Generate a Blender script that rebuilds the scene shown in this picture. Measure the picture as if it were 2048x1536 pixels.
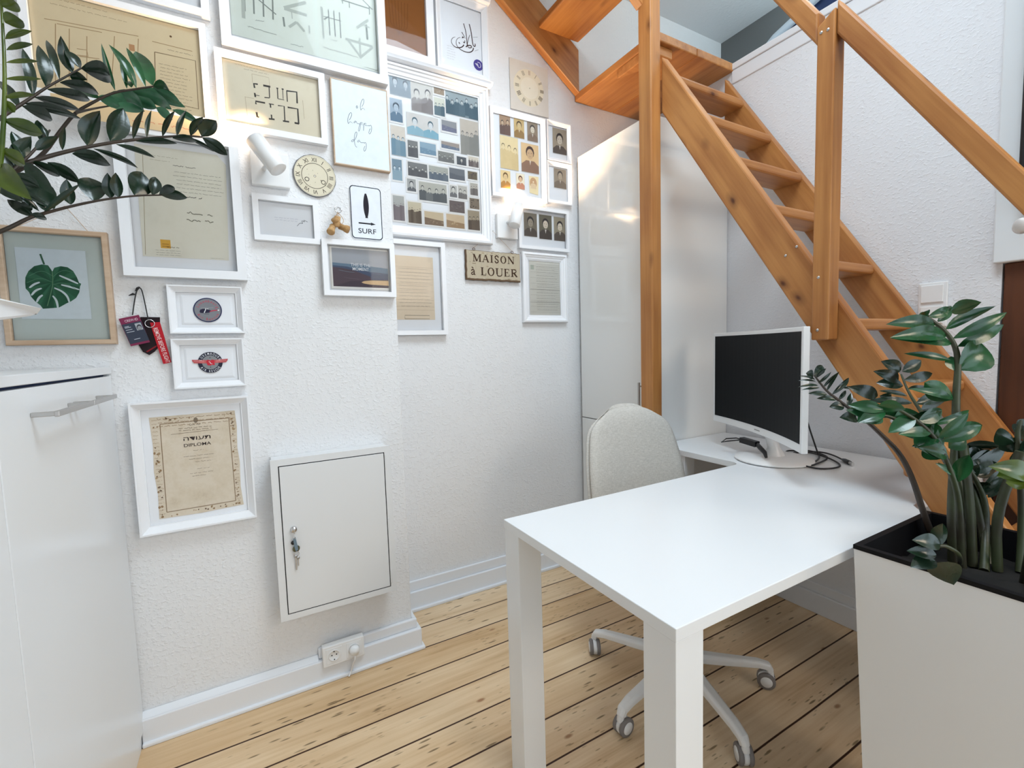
import bpy, bmesh, math, random
from mathutils import Vector, Matrix
random.seed(7)
PI = math.pi
for o in list(bpy.data.objects): bpy.data.objects.remove(o)
SC = bpy.context.scene
C = SC.collection

# ------------------------------------------------------------------ camera
R_ = Vector((0.49357627, 0.86920897, -0.02929562))
U_ = Vector((-0.05211133, 0.06318172, 0.9966406))
F_ = Vector((-0.86813989, 0.49039152, -0.07648063))
FPX = 928.42
CAM = Vector((0, 0, 1.2))
cam_d = bpy.data.cameras.new('camera'); cam = bpy.data.objects.new('camera', cam_d); C.objects.link(cam)
cam_d.sensor_fit = 'HORIZONTAL'; cam_d.sensor_width = 36.0; cam_d.lens = 36.0 * FPX / 2048
cam_d.clip_start = 0.05
cam.matrix_world = Matrix(((R_.x, U_.x, -F_.x, CAM.x), (R_.y, U_.y, -F_.y, CAM.y), (R_.z, U_.z, -F_.z, CAM.z), (0, 0, 0, 1)))
SC.camera = cam

# ------------------------------------------------------------------ world, daylight, loft fill, exposure
w = bpy.data.worlds.new('sky'); SC.world = w; w.use_nodes = True
bg = w.node_tree.nodes['Background']
bg.inputs[0].default_value = (0.74, 0.88, 1.0, 1); bg.inputs[1].default_value = 1.75
def area(name, loc, target, sx, sy, power, col):
    l = bpy.data.lights.new(name, 'AREA'); l.shape = 'RECTANGLE'; l.size = sx; l.size_y = sy
    l.energy = power; l.color = col
    o = bpy.data.objects.new(name, l); C.objects.link(o); o.location = loc
    o.rotation_euler = (Vector(target) - Vector(loc)).to_track_quat('-Z', 'Y').to_euler()
    return o
area('skylight_daylight', (-0.45, 0.98, 3.42), (-1.15, 0.62, 0.9), 1.3, 0.9, 35, (0.78, 0.91, 1.0))
area('room_light', (2.0, 1.75, 2.3), (-1.6, 0.5, 1.0), 0.9, 0.9, 18, (1.0, 0.84, 0.66))
area('loft_ceiling_fill', (-0.95, 2.47, 2.88), (-1.05, 2.47, 3.3), 0.7, 0.4, 7, (0.76, 0.94, 1.0))  # added unseen fill light, aimed up to brighten the loft ceiling
SC.view_settings.view_transform = 'Standard'; SC.view_settings.look = 'None'
SC.view_settings.gamma = 1.0; SC.view_settings.use_curve_mapping = False
SC.view_settings.exposure = 0.35

# ------------------------------------------------------------------ helpers
def s2l(c):
    f = lambda v: v / 12.92 if v <= 0.04045 else ((v + 0.055) / 1.055) ** 2.4
    return tuple(f(v / 255.0) for v in c[:3])
WM = {}
def tag(o, label=None, cat=None, group=None, kind=None):
    if label: o['label'] = label
    if cat: o['category'] = cat
    if group: o['group'] = group
    if kind: o['kind'] = kind
    return o
def place(o, parent, M):
    WM[o] = M
    if parent is not None:
        o.parent = parent; o.matrix_parent_inverse = Matrix.Identity(4)
        o.matrix_local = WM[parent].inverted() @ M
    else:
        o.matrix_world = M
    return o
def thing(name, label, cat, M, group=None, kind=None):
    o = bpy.data.objects.new(name, None); o.empty_display_size = 0.05; C.objects.link(o)
    if not isinstance(M, Matrix): M = Matrix.Translation(Vector(M))
    place(o, None, M)
    return tag(o, label, cat, group, kind)
def at(px, py, d):                       # a point at forward distance d in the direction of a picture position
    a = (px - 1024) / FPX; b = -(py - 768) / FPX
    return CAM + (F_ + R_ * a + U_ * b) * d

class MB:
    def __init__(s): s.v = []; s.f = []; s.sm = []
    def add(s, vs, fs, sm=False):
        n = len(s.v); s.v += [Vector(p) for p in vs]
        for f in fs: s.f.append(tuple(i + n for i in f)); s.sm.append(sm)
        return s
    def box(s, x0, x1, y0, y1, z0, z1):
        x0, x1 = sorted((x0, x1)); y0, y1 = sorted((y0, y1)); z0, z1 = sorted((z0, z1))
        vs = [(x, y, z) for z in (z0, z1) for y in (y0, y1) for x in (x0, x1)]
        return s.add(vs, [(0, 2, 3, 1), (4, 5, 7, 6), (0, 1, 5, 4), (2, 6, 7, 3), (0, 4, 6, 2), (1, 3, 7, 5)])
    def quad(s, a, b, c, d): return s.add([a, b, c, d], [(0, 1, 2, 3)])
    def prism(s, pts, axis, a, b):       # polygon in the other two axes, extruded along axis
        def mk(p, t):
            if axis == 0: return (t, p[0], p[1])
            if axis == 1: return (p[0], t, p[1])
            return (p[0], p[1], t)
        n = len(pts); vs = [mk(p, a) for p in pts] + [mk(p, b) for p in pts]
        fs = [tuple(range(n))[::-1], tuple(range(n, 2 * n))] + [(i, (i + 1) % n, n + (i + 1) % n, n + i) for i in range(n)]
        return s.add(vs, fs)
    def tube(s, pts, r, seg=8, caps=True, closed=False):
        pts = [Vector(p) for p in pts]; n = len(pts)
        rs = r if isinstance(r, (list, tuple)) else [r] * n
        vs = []; prev = None
        for i, p in enumerate(pts):
            if closed: t = pts[(i + 1) % n] - pts[i - 1]
            else: t = pts[min(i + 1, n - 1)] - pts[max(i - 1, 0)]
            t = t.normalized() if t.length > 1e-9 else Vector((0, 0, 1))
            if prev is None:
                prev = t.orthogonal().normalized()
            u = (prev - t * prev.dot(t))
            u = u.normalized() if u.length > 1e-6 else t.orthogonal().normalized()
            prev = u; v = t.cross(u)
            for k in range(seg):
                a = 2 * PI * k / seg; vs.append(p + (u * math.cos(a) + v * math.sin(a)) * rs[i])
        fs = []
        m = n if closed else n - 1
        for i in range(m):
            for k in range(seg):
                a0 = i * seg + k; a1 = i * seg + (k + 1) % seg; j = (i + 1) % n
                fs.append((a0, a1, j * seg + (k + 1) % seg, j * seg + k))
        s.add(vs, fs, True)
        if caps and not closed:
            s.add(vs[:seg], [tuple(range(seg))[::-1]]); s.add(vs[-seg:], [tuple(range(seg))])
        return s
    def cyl(s, p0, p1, r0, r1=None, seg=20): return s.tube([p0, p1], [r0, r0 if r1 is None else r1], seg)
    def lathe(s, c, prof, seg=28, ax=None):   # prof: (radius, height) around z (or axis ax)
        c = Vector(c); ax = Vector(ax or (0, 0, 1)).normalized(); u = ax.orthogonal().normalized(); v = ax.cross(u)
        vs = []
        for r, h in prof:
            for k in range(seg):
                a = 2 * PI * k / seg; vs.append(c + ax * h + (u * math.cos(a) + v * math.sin(a)) * max(r, 1e-5))
        fs = []
        for i in range(len(prof) - 1):
            for k in range(seg):
                fs.append((i * seg + k, i * seg + (k + 1) % seg, (i + 1) * seg + (k + 1) % seg, (i + 1) * seg + k))
        return s.add(vs, fs, True)
    def ring(s, c, ax, R, r, seg=24, s2=8):
        c = Vector(c); ax = Vector(ax).normalized(); u = ax.orthogonal().normalized(); v = ax.cross(u)
        return s.tube([c + (u * math.cos(2 * PI * i / seg) + v * math.sin(2 * PI * i / seg)) * R for i in range(seg)], r, s2, False, True)
    def build(s, name, mat, parent=None, frame=None, bevel=0, seg=2, autosm=False):
        xs = [p.x for p in s.v]; ys = [p.y for p in s.v]; zs = [p.z for p in s.v]
        if frame is None:
            frame = Matrix.Translation(((min(xs) + max(xs)) / 2, (min(ys) + max(ys)) / 2, (min(zs) + max(zs)) / 2))
        inv = frame.inverted()
        me = bpy.data.meshes.new(name); me.from_pydata([inv @ p for p in s.v], [], s.f); me.update()
        for p, q in zip(me.polygons, s.sm): p.use_smooth = q
        me.materials.append(mat)
        o = bpy.data.objects.new(name, me); C.objects.link(o); place(o, parent, frame)
        if bevel:
            b = o.modifiers.new('bevel', 'BEVEL'); b.width = bevel; b.segments = seg; b.limit_method = 'ANGLE'; b.angle_limit = 0.7
        return o

def struct(name, mb, mat, **k):
    o = mb.build(name, mat, **k); o['kind'] = 'structure'; return o
def basis(origin, x, y=None, z=None):
    x = Vector(x).normalized()
    if z is None: z = x.cross(Vector(y)).normalized(); y = z.cross(x)
    else: y = Vector(z).cross(x).normalized(); z = x.cross(y)
    o = Vector(origin)
    return Matrix(((x.x, y.x, z.x, o.x), (x.y, y.y, z.y, o.y), (x.z, y.z, z.z, o.z), (0, 0, 0, 1)))

# ------------------------------------------------------------------ materials
def mat(name, col, rough=0.5, metal=0.0, spec=0.5, emit=None, es=1.0):
    m = bpy.data.materials.new(name); m.use_nodes = True; b = m.node_tree.nodes['Principled BSDF']
    c = s2l(col); b.inputs['Base Color'].default_value = (*c, 1); b.inputs['Roughness'].default_value = rough
    b.inputs['Metallic'].default_value = metal; b.inputs['Specular IOR Level'].default_value = spec
    if emit: b.inputs['Emission Color'].default_value = (*emit, 1); b.inputs['Emission Strength'].default_value = es
    return m
def nn(m, t, **k):
    n = m.node_tree.nodes.new(t)
    for a, b in k.items(): setattr(n, a, b)
    return n
def lk(m, a, b): m.node_tree.links.new(a, b)
def ramp(m, fac, stops, interp='LINEAR'):
    r = nn(m, 'ShaderNodeValToRGB'); r.color_ramp.interpolation = interp
    e = r.color_ramp.elements
    while len(e) < len(stops): e.new(0.5)
    for i, (p, c) in enumerate(stops):
        e[i].position = p; e[i].color = (*c, 1) if len(c) == 3 else c
    lk(m, fac, r.inputs[0]); return r.outputs[0]
def mathn(m, op, a, b=None, c=None):
    n = nn(m, 'ShaderNodeMath', operation=op)
    for i, v in enumerate((a, b, c)):
        if v is None: continue
        if isinstance(v, (int, float)): n.inputs[i].default_value = v
        else: lk(m, v, n.inputs[i])
    return n.outputs[0]
def mixc(m, fac, a, b, mode='MIX'):
    n = nn(m, 'ShaderNodeMix', data_type='RGBA', blend_type=mode)
    for i, v in ((0, fac), (6, a), (7, b)):
        if isinstance(v, (int, float)): n.inputs[i].default_value = v
        elif isinstance(v, tuple): n.inputs[i].default_value = (*v, 1)
        else: lk(m, v, n.inputs[i])
    return n.outputs[2]
def mapping(m, src, scale, loc=None):
    t = nn(m, 'ShaderNodeMapping'); t.inputs['Scale'].default_value = scale
    lk(m, src, t.inputs[0])
    if loc is not None: lk(m, loc, t.inputs['Location'])
    return t.outputs[0]
def noise(m, vec, scale, detail=3, rough=0.5):
    n = nn(m, 'ShaderNodeTexNoise'); n.inputs['Scale'].default_value = scale; n.inputs['Detail'].default_value = detail
    n.inputs['Roughness'].default_value = rough
    if vec is not None: lk(m, vec, n.inputs['Vector'])
    return n.outputs[0]
def bump(m, h, strength, dist=0.01):
    n = nn(m, 'ShaderNodeBump'); n.inputs['Strength'].default_value = strength; n.inputs['Distance'].default_value = dist
    lk(m, h, n.inputs['Height']); lk(m, n.outputs[0], m.node_tree.nodes['Principled BSDF'].inputs['Normal'])

def wallpaper(name, col, str_=0.42):
    m = mat(name, col, 0.85, spec=0.2)
    g = nn(m, 'ShaderNodeNewGeometry').outputs['Position']
    n1 = noise(m, mapping(m, g, (75, 75, 110)), 1.0, 3, 0.6)
    a = ramp(m, n1, [(0.50, (0, 0, 0)), (0.68, (1, 1, 1))])
    n2 = noise(m, g, 9, 2)
    b = mathn(m, 'MULTIPLY', a, mathn(m, 'ADD', mathn(m, 'MULTIPLY', n2, 0.8), 0.5))
    c = mathn(m, 'ADD', b, mathn(m, 'MULTIPLY', noise(m, g, 260, 2), 0.18))
    bump(m, c, str_, 0.0035); return m
def wood(name, c1, c2, ck, rough=0.42, grain=1.0, knots=1.0, bumps=0.12):
    m = mat(name, (200, 150, 90), rough, spec=0.4)
    tc = nn(m, 'ShaderNodeTexCoord').outputs['Object']
    oi = nn(m, 'ShaderNodeObjectInfo').outputs['Random']
    off = nn(m, 'ShaderNodeCombineXYZ'); lk(m, mathn(m, 'MULTIPLY', oi, 37.0), off.inputs[0]); lk(m, mathn(m, 'MULTIPLY', oi, 11.0), off.inputs[1])
    p = mapping(m, tc, (1, 1, 1), off.outputs[0])
    warp = noise(m, mapping(m, p, (2.2, 7, 7)), 1.0, 3)
    g = noise(m, mapping(m, p, (2.0 * grain, 38 * grain, 38 * grain)), 1.0, 4, 0.6)
    blot = noise(m, mapping(m, p, (3.2, 8, 8)), 1.0, 2)
    f = mathn(m, 'ADD', mathn(m, 'MULTIPLY', g, 0.55), mathn(m, 'MULTIPLY', blot, 0.45))
    col = ramp(m, f, [(0.32, s2l(c2)), (0.62, s2l(c1))])
    v = nn(m, 'ShaderNodeTexVoronoi'); v.inputs['Scale'].default_value = 1.0
    pv = nn(m, 'ShaderNodeVectorMath', operation='ADD')
    lk(m, mapping(m, p, (5.0, 9.0, 9.0)), pv.inputs[0])
    wv = nn(m, 'ShaderNodeCombineXYZ'); ws = mathn(m, 'MULTIPLY', mathn(m, 'SUBTRACT', warp, 0.5), 0.9); lk(m, ws, wv.inputs[0]); lk(m, ws, wv.inputs[1])
    lk(m, wv.outputs[0], pv.inputs[1]); lk(m, pv.outputs[0], v.inputs['Vector'])
    kk = ramp(m, v.outputs['Distance'], [(0.035, (knots,) * 3), (0.085, (0.45 * knots,) * 3), (0.20, (0, 0, 0))])
    sel = ramp(m, noise(m, mapping(m, p, (3.1, 3.1, 3.1)), 1.0, 0), [(0.43, (0, 0, 0)), (0.49, (1, 1, 1))])
    kf = mathn(m, 'MULTIPLY', kk, sel)
    col = mixc(m, kf, col, s2l(ck))
    lk(m, col, m.node_tree.nodes['Principled BSDF'].inputs['Base Color'])
    bump(m, g, bumps, 0.002); return m
def floor_mat():
    m = mat('pine_floorboards', (215, 190, 150), 0.5, spec=0.3)
    g = nn(m, 'ShaderNodeNewGeometry').outputs['Position']
    sx = nn(m, 'ShaderNodeSeparateXYZ'); lk(m, g, sx.inputs[0]); X, Y = sx.outputs[0], sx.outputs[1]
    wob = mathn(m, 'MULTIPLY', mathn(m, 'SUBTRACT', noise(m, mapping(m, g, (1, 3, 1)), 1.0, 2), 0.5), 0.004)
    q = mathn(m, 'DIVIDE', mathn(m, 'ADD', mathn(m, 'ADD', X, 0.634), wob), 0.140)
    idx = mathn(m, 'FLOOR', q); fr = mathn(m, 'FRACT', q)
    d = mathn(m, 'ABSOLUTE', mathn(m, 'SUBTRACT', fr, 0.5))
    gap = ramp(m, d, [(0.474, (0, 0, 0)), (0.484, (1, 1, 1))])
    wn = nn(m, 'ShaderNodeTexWhiteNoise', noise_dimensions='1D'); lk(m, idx, wn.inputs['W'])
    sh = nn(m, 'ShaderNodeCombineXYZ'); lk(m, mathn(m, 'MULTIPLY', wn.outputs['Value'], 9.0), sh.inputs[1]); lk(m, mathn(m, 'MULTIPLY', idx, 3.7), sh.inputs[0])
    p = mapping(m, g, (1, 1, 1), sh.outputs[0])
    gr = noise(m, mapping(m, p, (60, 2.2, 1)), 1.0, 4, 0.6)
    bl = noise(m, mapping(m, p, (9, 2.0, 1)), 1.0, 2)
    f = mathn(m, 'ADD', mathn(m, 'MULTIPLY', gr, 0.5), mathn(m, 'MULTIPLY', bl, 0.5))
    col = ramp(m, f, [(0.3, s2l((198, 172, 138))), (0.46, s2l((224, 206, 178))), (0.66, s2l((240, 228, 206)))])
    tint = mixc(m, wn.outputs['Value'], s2l((255, 244, 232)), s2l((238, 216, 190)))
    col = mixc(m, 1.0, col, tint, 'MULTIPLY')
    # dents and worm marks
    def marks(scale, lo, hi, selscale, t0, t1):
        v = nn(m, 'ShaderNodeTexVoronoi'); v.inputs['Scale'].default_value = 1.0; lk(m, mapping(m, p, scale), v.inputs['Vector'])
        a = ramp(m, v.outputs['Distance'], [(lo, (1, 1, 1)), (hi, (0, 0, 0))])
        b = ramp(m, noise(m, mapping(m, p, (selscale, selscale * .6, 1)), 1.0, 1), [(t0, (0, 0, 0)), (t1, (1, 1, 1))])
        return mathn(m, 'MULTIPLY', a, b)
    mk1 = marks((52, 9, 1), 0.13, 0.21, 4.5, 0.46, 0.53)
    mk2 = marks((90, 18, 1), 0.15, 0.22, 6.0, 0.52, 0.58)
    kn = marks((11, 5, 1), 0.045, 0.10, 3.0, 0.40, 0.5)
    col = mixc(m, mathn(m, 'MULTIPLY', mk1, 0.75), col, s2l((96, 76, 46)))
    col = mixc(m, mathn(m, 'MULTIPLY', mk2, 0.55), col, s2l((112, 86, 52)))
    col = mixc(m, mathn(m, 'MULTIPLY', kn, 0.75), col, s2l((140, 88, 52)))
    col = mixc(m, gap, col, s2l((60, 34, 18)))
    lk(m, col, m.node_tree.nodes['Principled BSDF'].inputs['Base Color'])
    h = mathn(m, 'SUBTRACT', mathn(m, 'MULTIPLY', gr, 0.15), mathn(m, 'ADD', gap, mathn(m, 'MULTIPLY', mk1, 0.3)))
    bump(m, h, 0.5, 0.002); return m
def fabric(name, c1, c2):
    m = mat(name, c1, 0.95, spec=0.1)
    tc = nn(m, 'ShaderNodeTexCoord').outputs['Object']
    a = noise(m, mapping(m, tc, (70, 70, 520)), 1.0, 2); b = noise(m, mapping(m, tc, (560, 560, 70)), 1.0, 2)
    f = mathn(m, 'MULTIPLY', mathn(m, 'ADD', a, b), 0.5)
    col = ramp(m, f, [(0.36, s2l(c2)), (0.62, s2l(c1))]); lk(m, col, m.node_tree.nodes['Principled BSDF'].inputs['Base Color'])
    bump(m, f, 0.35, 0.002); return m
def print_mat(name='printed_paper', rough=0.6):
    m = mat(name, (200, 200, 200), rough, spec=0.25)
    a = nn(m, 'ShaderNodeAttribute', attribute_name='Col'); g = nn(m, 'ShaderNodeNewGeometry').outputs['Position']
    n = noise(m, g, 30, 4, 0.6)
    t = ramp(m, n, [(0.3, (0.95, 0.95, 0.94)), (0.6, (1, 1, 1))])
    lk(m, mixc(m, 1.0, a.outputs['Color'], t, 'MULTIPLY'), m.node_tree.nodes['Principled BSDF'].inputs['Base Color']); return m
def aged_mat(name='aged_paper', amount=1.0):
    m = mat(name, (200, 190, 160), 0.8, spec=0.15)
    a = nn(m, 'ShaderNodeAttribute', attribute_name='Col'); g = nn(m, 'ShaderNodeNewGeometry').outputs['Position']
    n = noise(m, g, 16, 6, 0.7); n2 = noise(m, g, 5, 3)
    t = ramp(m, n, [(0.28, (0.52 , 0.42, 0.31)), (0.42, (0.86, 0.82, 0.74)), (0.6, (1, 1, 1))])
    t = mixc(m, amount, (1.0, 1.0, 1.0), t)
    lk(m, mixc(m, 1.0, a.outputs['Color'], t, 'MULTIPLY'), m.node_tree.nodes['Principled BSDF'].inputs['Base Color']); return m
def glass_mat():
    m = bpy.data.materials.new('picture_glass'); m.use_nodes = True; nt = m.node_tree; nt.nodes.clear()
    o = nn(m, 'ShaderNodeOutputMaterial'); mx = nn(m, 'ShaderNodeMixShader'); t = nn(m, 'ShaderNodeBsdfTransparent'); g = nn(m, 'ShaderNodeBsdfGlossy')
    g.inputs['Roughness'].default_value = 0.04; fr = nn(m, 'ShaderNodeFresnel'); fr.inputs['IOR'].default_value = 1.25
    lk(m, fr.outputs[0], mx.inputs[0]); lk(m, t.outputs[0], mx.inputs[1]); lk(m, g.outputs[0], mx.inputs[2]); lk(m, mx.outputs[0], o.inputs[0]); return m
def leaf_mat(name, c1, c2, rough=0.22):
    m = mat(name, c1, rough, spec=0.6); g = nn(m, 'ShaderNodeNewGeometry').outputs['Position']
    lk(m, ramp(m, noise(m, g, 14, 3), [(0.35, s2l(c2)), (0.65, s2l(c1))]), m.node_tree.nodes['Principled BSDF'].inputs['Base Color'])
    m.node_tree.nodes['Principled BSDF'].inputs['Transmission Weight'].default_value = 0.0
    bump(m, noise(m, g, 120, 2), 0.12, 0.002); return m

M = {}
M['wall'] = wallpaper('white_woodchip_wallpaper', (232, 232, 233))
M['wall_back'] = wallpaper('white_fine_wallpaper', (230, 231, 234), 0.40); M['wall_up'] = wallpaper('white_loft_wallpaper', (228, 229, 230), 0.2)
M['plaster'] = mat('smooth_white_plaster', (225, 228, 230), 0.8, spec=0.2)
M['shade_plaster'] = mat('backlit_shade_plaster', (120, 122, 122), 0.8, spec=0.2)  # darker grey carries the shade of the backlit loft wall
M['trim'] = mat('white_gloss_trim', (232, 234, 238), 0.35)
M['lam'] = mat('white_satin_laminate', (232, 234, 236), 0.28)
M['lamgloss'] = mat('white_gloss_lacquer', (232, 232, 230), 0.07, spec=0.7); M['lamgloss'].node_tree.nodes['Principled BSDF'].inputs['Coat Weight'].default_value = 0.25
M['frame'] = mat('white_frame_lacquer', (238, 239, 242), 0.4)
M['mat'] = mat('white_mat_board', (232, 234, 238), 0.85, spec=0.2)
M['floor'] = floor_mat()
M['pine'] = wood('honey_pine', (190, 132, 74), (148, 90, 44), (88, 46, 24))
M['pale'] = wood('pale_raw_wood', (208, 184, 160), (182, 152, 124), (150, 120, 92), 0.6, 1.6, 0.4)
M['darkwood'] = wood('dark_brown_timber', (92, 52, 30), (56, 30, 18), (34, 18, 12), 0.5, 0.7, 0.8)
M['metalw'] = mat('white_enamel_metal', (224, 225, 226), 0.35)
M['steel'] = mat('brushed_steel', (186, 184, 182), 0.35, metal=0.8)
M['chrome'] = mat('chrome', (210, 210, 212), 0.15, metal=1.0)
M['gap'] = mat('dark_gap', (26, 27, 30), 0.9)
M['black'] = mat('black_plastic', (22, 22, 26), 0.4)
M['liner'] = mat('black_liner', (10, 10, 14), 0.6, spec=0.2); M['screen'] = mat('dark_screen', (14, 16, 19), 0.38, spec=0.08)
M['white'] = mat('white_plastic', (235, 235, 235), 0.3)
M['greyp'] = mat('grey_rubber', (128, 122, 120), 0.6)
M['fabric'] = fabric('light_grey_fabric', (214, 210, 203), (190, 186, 179))
M['print'] = print_mat(); M['aged'] = aged_mat(amount=0.55); M['aged2'] = aged_mat('lightly_aged_paper', 0.12)
M['glass'] = glass_mat()
M['leaf'] = leaf_mat('glossy_green_leaf', (38, 92, 52), (20, 62, 34))
M['leaf_sheen'] = leaf_mat('sky_sheen_leaf', (88, 142, 108), (52, 104, 76)); M['leafd'] = leaf_mat('dark_green_leaf', (30, 52, 36), (18, 36, 24))  # the pale teal has sky sheen painted into the leaf colour
M['leafy'] = leaf_mat('yellow_green_leaf', (92, 108, 30), (56, 78, 24))
M['stem'] = leaf_mat('green_brown_stem', (58, 68, 40), (44, 40, 26), 0.45)
M['stemd'] = leaf_mat('dark_brown_stem', (58, 44, 32), (38, 30, 22), 0.5)
M['soil'] = mat('dark_potting_soil', (9, 8, 7), 0.95)
M['bulb'] = mat('warm_lamp_lens', (255, 240, 220), 0.3, emit=(1.0, 0.80, 0.52), es=5)
M['cork'] = wood('cork', (196, 158, 110), (160, 120, 76), (110, 76, 44), 0.85, 6, 0.6)
M['blue'] = mat('dark_blue_cloth', (38, 58, 98), 0.8)
M['bed'] = mat('pale_blue_bedding', (196, 214, 226), 0.9)
M['teal'] = mat('teal_glass', (150, 178, 180), 0.2)
# ------------------------------------------------------------------ setting
XB, XR, YB = -1.785, -2.06, 2.12
HC = 3.13
struct('floor', MB().box(XR - 0.1, 2.6, -2.6, 2.3, -0.06, 0), M['floor'])
m_ = MB().box(XR - 0.12, XR, -2.6, 2.85, 0, HC + 0.05)
struct('wall_left', m_, M['wall'])
struct('wall_chimney_breast', MB().box(XR + .0005, XB, -2.6, 0.510, 0, HC), M['wall'], bevel=0.006)
struct('wall_back', MB().box(XR, -0.535, YB, YB + 0.14, 0, 2.50), M['wall_back'])
struct('wall_right', MB().box(2.4, 2.52, -2.6, 2.3, 0, 0.75).box(2.4, 2.52, -2.6, 2.3, 2.5, HC).box(2.4, 2.52, -2.6, -0.6, .75, 2.5).box(2.4, 2.52, 1.7, 2.3, .75, 2.5), M['plaster'])
struct('wall_front', MB().box(XR, 2.52, -2.72, -2.6, 0, HC), M['plaster'])
# loft beyond the back wall
struct('wall_loft_far', MB().box(XR, 2.6, 2.795, 2.87, 2.36, HC), M['shade_plaster'])
struct('floor_loft', MB().box(XR + .001, 2.6, YB + 0.001, 2.795, 2.36, 2.50), M['plaster'])
ce = MB().box(XR, 2.52, 1.50, 2.87, HC, HC + .08).box(XR, -1.3, -2.7, 1.50, HC, HC + .08).box(0.4, 2.52, -2.7, 1.50, HC, HC + .08).box(-1.3, 0.4, -2.7, 0.3, HC, HC + .08)
struct('ceiling', ce, M['wall_up'])
sk = MB()
for x0, x1, y0, y1 in ((-1.3, -1.24, .3, 1.5), (0.34, .4, .3, 1.5), (-1.24, .34, .3, .36), (-1.24, .34, 1.44, 1.5)):
    sk.box(x0, x1, y0, y1, HC - 0.01, HC + 0.26)
struct('window_1', sk, M['trim'])
wf = MB()
for x0, y0, y1, z0, z1 in ((2.38, -.6, 1.7, .75, .82), (2.38, -.6, 1.7, 2.43, 2.5), (2.38, -.6, -.53, .82, 2.43), (2.38, 1.63, 1.7, .82, 2.43), (2.38, .52, .58, .82, 2.43)):
    wf.box(x0, x0 + .08, y0, y1, z0, z1)
struct('window_2', wf, M['trim'])
# top edge of the back wall: white ledge board
led = MB().box(-1.50, -0.535, YB - 0.012, YB + 0.10, 2.502, 2.532).box(-1.50, -0.535, YB - 0.006, YB + 0.02, 2.44, 2.502)
struct('trim_1', led, M['trim'], bevel=0.004)
# wall opening at the right: white boxing above, brown timber below
struct('trim_2', MB().box(-0.552, 0.35, YB - 0.03, YB + .18, 1.425, 2.5), M['plaster'], bevel=0.004)
struct('trim_3', MB().box(-0.530, -0.452, YB - 0.003, YB + .14, 0, 1.424).box(-0.452, 0.35, YB + .01, YB + .14, 0, 1.43), M['darkwood'], bevel=0.004,
       frame=basis((-.3, 2.2, .7), (0, 0, 1), y=(1, 0, 0)))
def base(pts, up=0.128):   # stepped skirting following a wall line (x offset outward = +x)
    pass
bl = MB()
for (x, y0, y1) in ((XB, -0.36, 0.510), ):
    bl.box(x, x + 0.016, .155, y1 + .016, 0.086, 0.124).prism([(x, .086), (x + .028, .086), (x + .006, .100), (x, .100)], 1, y0, .155).box(x, x + 0.030, y0, y1 + .030, 0.0, 0.086).box(x, x + .040, y0, y1 + .040, 0.0, 0.014)
bl.box(XR, XB, 0.510, 0.526, 0.086, 0.124).box(XR, XB, 0.510, 0.540, 0.0, 0.086).box(XR, XB, 0.510, 0.550, 0.0, 0.014)
struct('baseboard_left', bl, M['trim'], bevel=0.004)
b2 = MB().box(XR, XR + .014, 0.55, 1.59, .090, .136).box(XR, XR + .026, 0.55, 1.59, 0, .090).box(XR, XR + .038, 0.55, 1.59, 0, .014)
struct('baseboard_recess', b2, M['trim'], bevel=0.003)
b3 = MB().box(-1.5, -0.53, YB - .012, YB, .09, .13).box(-1.5, -0.53, YB - .024, YB, 0, .09)
struct('baseboard_back', b3, M['trim'], bevel=0.003)

# bedding in the loft
bd = thing('mattress', 'pale blue bedding on a dark blue mattress lying on the loft floor behind the ledge', 'bedding', (-0.75, 2.45, 2.50))
mb = MB().prism([(-1.43, 2.501), (.3, 2.501), (.3, 2.74), (-1.0, 2.72), (-1.25, 2.64), (-1.43, 2.53)], 1, 2.23, 2.74); mb.build('mattress_base', M['blue'], bd, bevel=.03, seg=3)
mb = MB(); n = 18
vs = []; fs = []
for i in range(n + 1):
    x = -1.44 + i * 1.74 / n; t_ = max(0, min(1, (x + 1.44) / .55)); zb_ = 2.53 + .20 * t_ ** .8
    for j in range(9):
        y = 2.215 + j * .066; e = min(1, i / 5.0); k = math.sin(PI * j / 8) ** .4
        vs.append((x, y, zb_ + 0.11 * e * k + .008 * math.sin(i * 1.7 + j)))
for i in range(n):
    for j in range(8): fs.append((i * 9 + j, (i + 1) * 9 + j, (i + 1) * 9 + j + 1, i * 9 + j + 1))
mb.add(vs, fs, True); du = mb.build('duvet', M['bed'], bd); s = du.modifiers.new('solid', 'SOLIDIFY'); s.thickness = .03; s.offset = 1

# ------------------------------------------------------------------ staircase
st = thing('staircase', 'honey coloured open wooden staircase with handrail climbing along the back wall', 'stairs', (-0.8, 1.85, 0))
ang = math.atan(1.55); dx = Vector((-math.cos(ang), 0, math.sin(ang)))
def beamframe(o, x, y=(0, 1, 0)): return basis(o, x, y=y)
def stringer(y0, y1, zt, drop, xl, xr):   # zt(x) top line; polygon cut vertically at xl and by the floor on the right
    zb = lambda x: zt(x) - drop
    xf = xr
    pts = [(xl, zb(xl)), (xl, zt(xl))]
    x_top0 = xl + (zt(xl) - 0.0) / 1.55; x_bot0 = xl + (zb(xl)) / 1.55
    pts += [(x_top0, 0.0), (x_bot0, 0.0)]
    return MB().prism(pts, 1, y0, y1)
zn = lambda x: 1.858 - 1.55 * (x + 1.091)
zw = lambda x: 2.326 - 1.55 * (x + 1.42)
stringer(1.560, 1.602, zn, 0.222, -1.430, 0).build('stringer', M['pine'], st, beamframe((-.9, 1.58, 1.4), dx), bevel=.006)
stringer(2.068, 2.106, zw, 0.215, -1.505, 0).build('stringer', M['pine'], st, beamframe((-.9, 2.1, 1.5), dx), bevel=.005)
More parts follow.
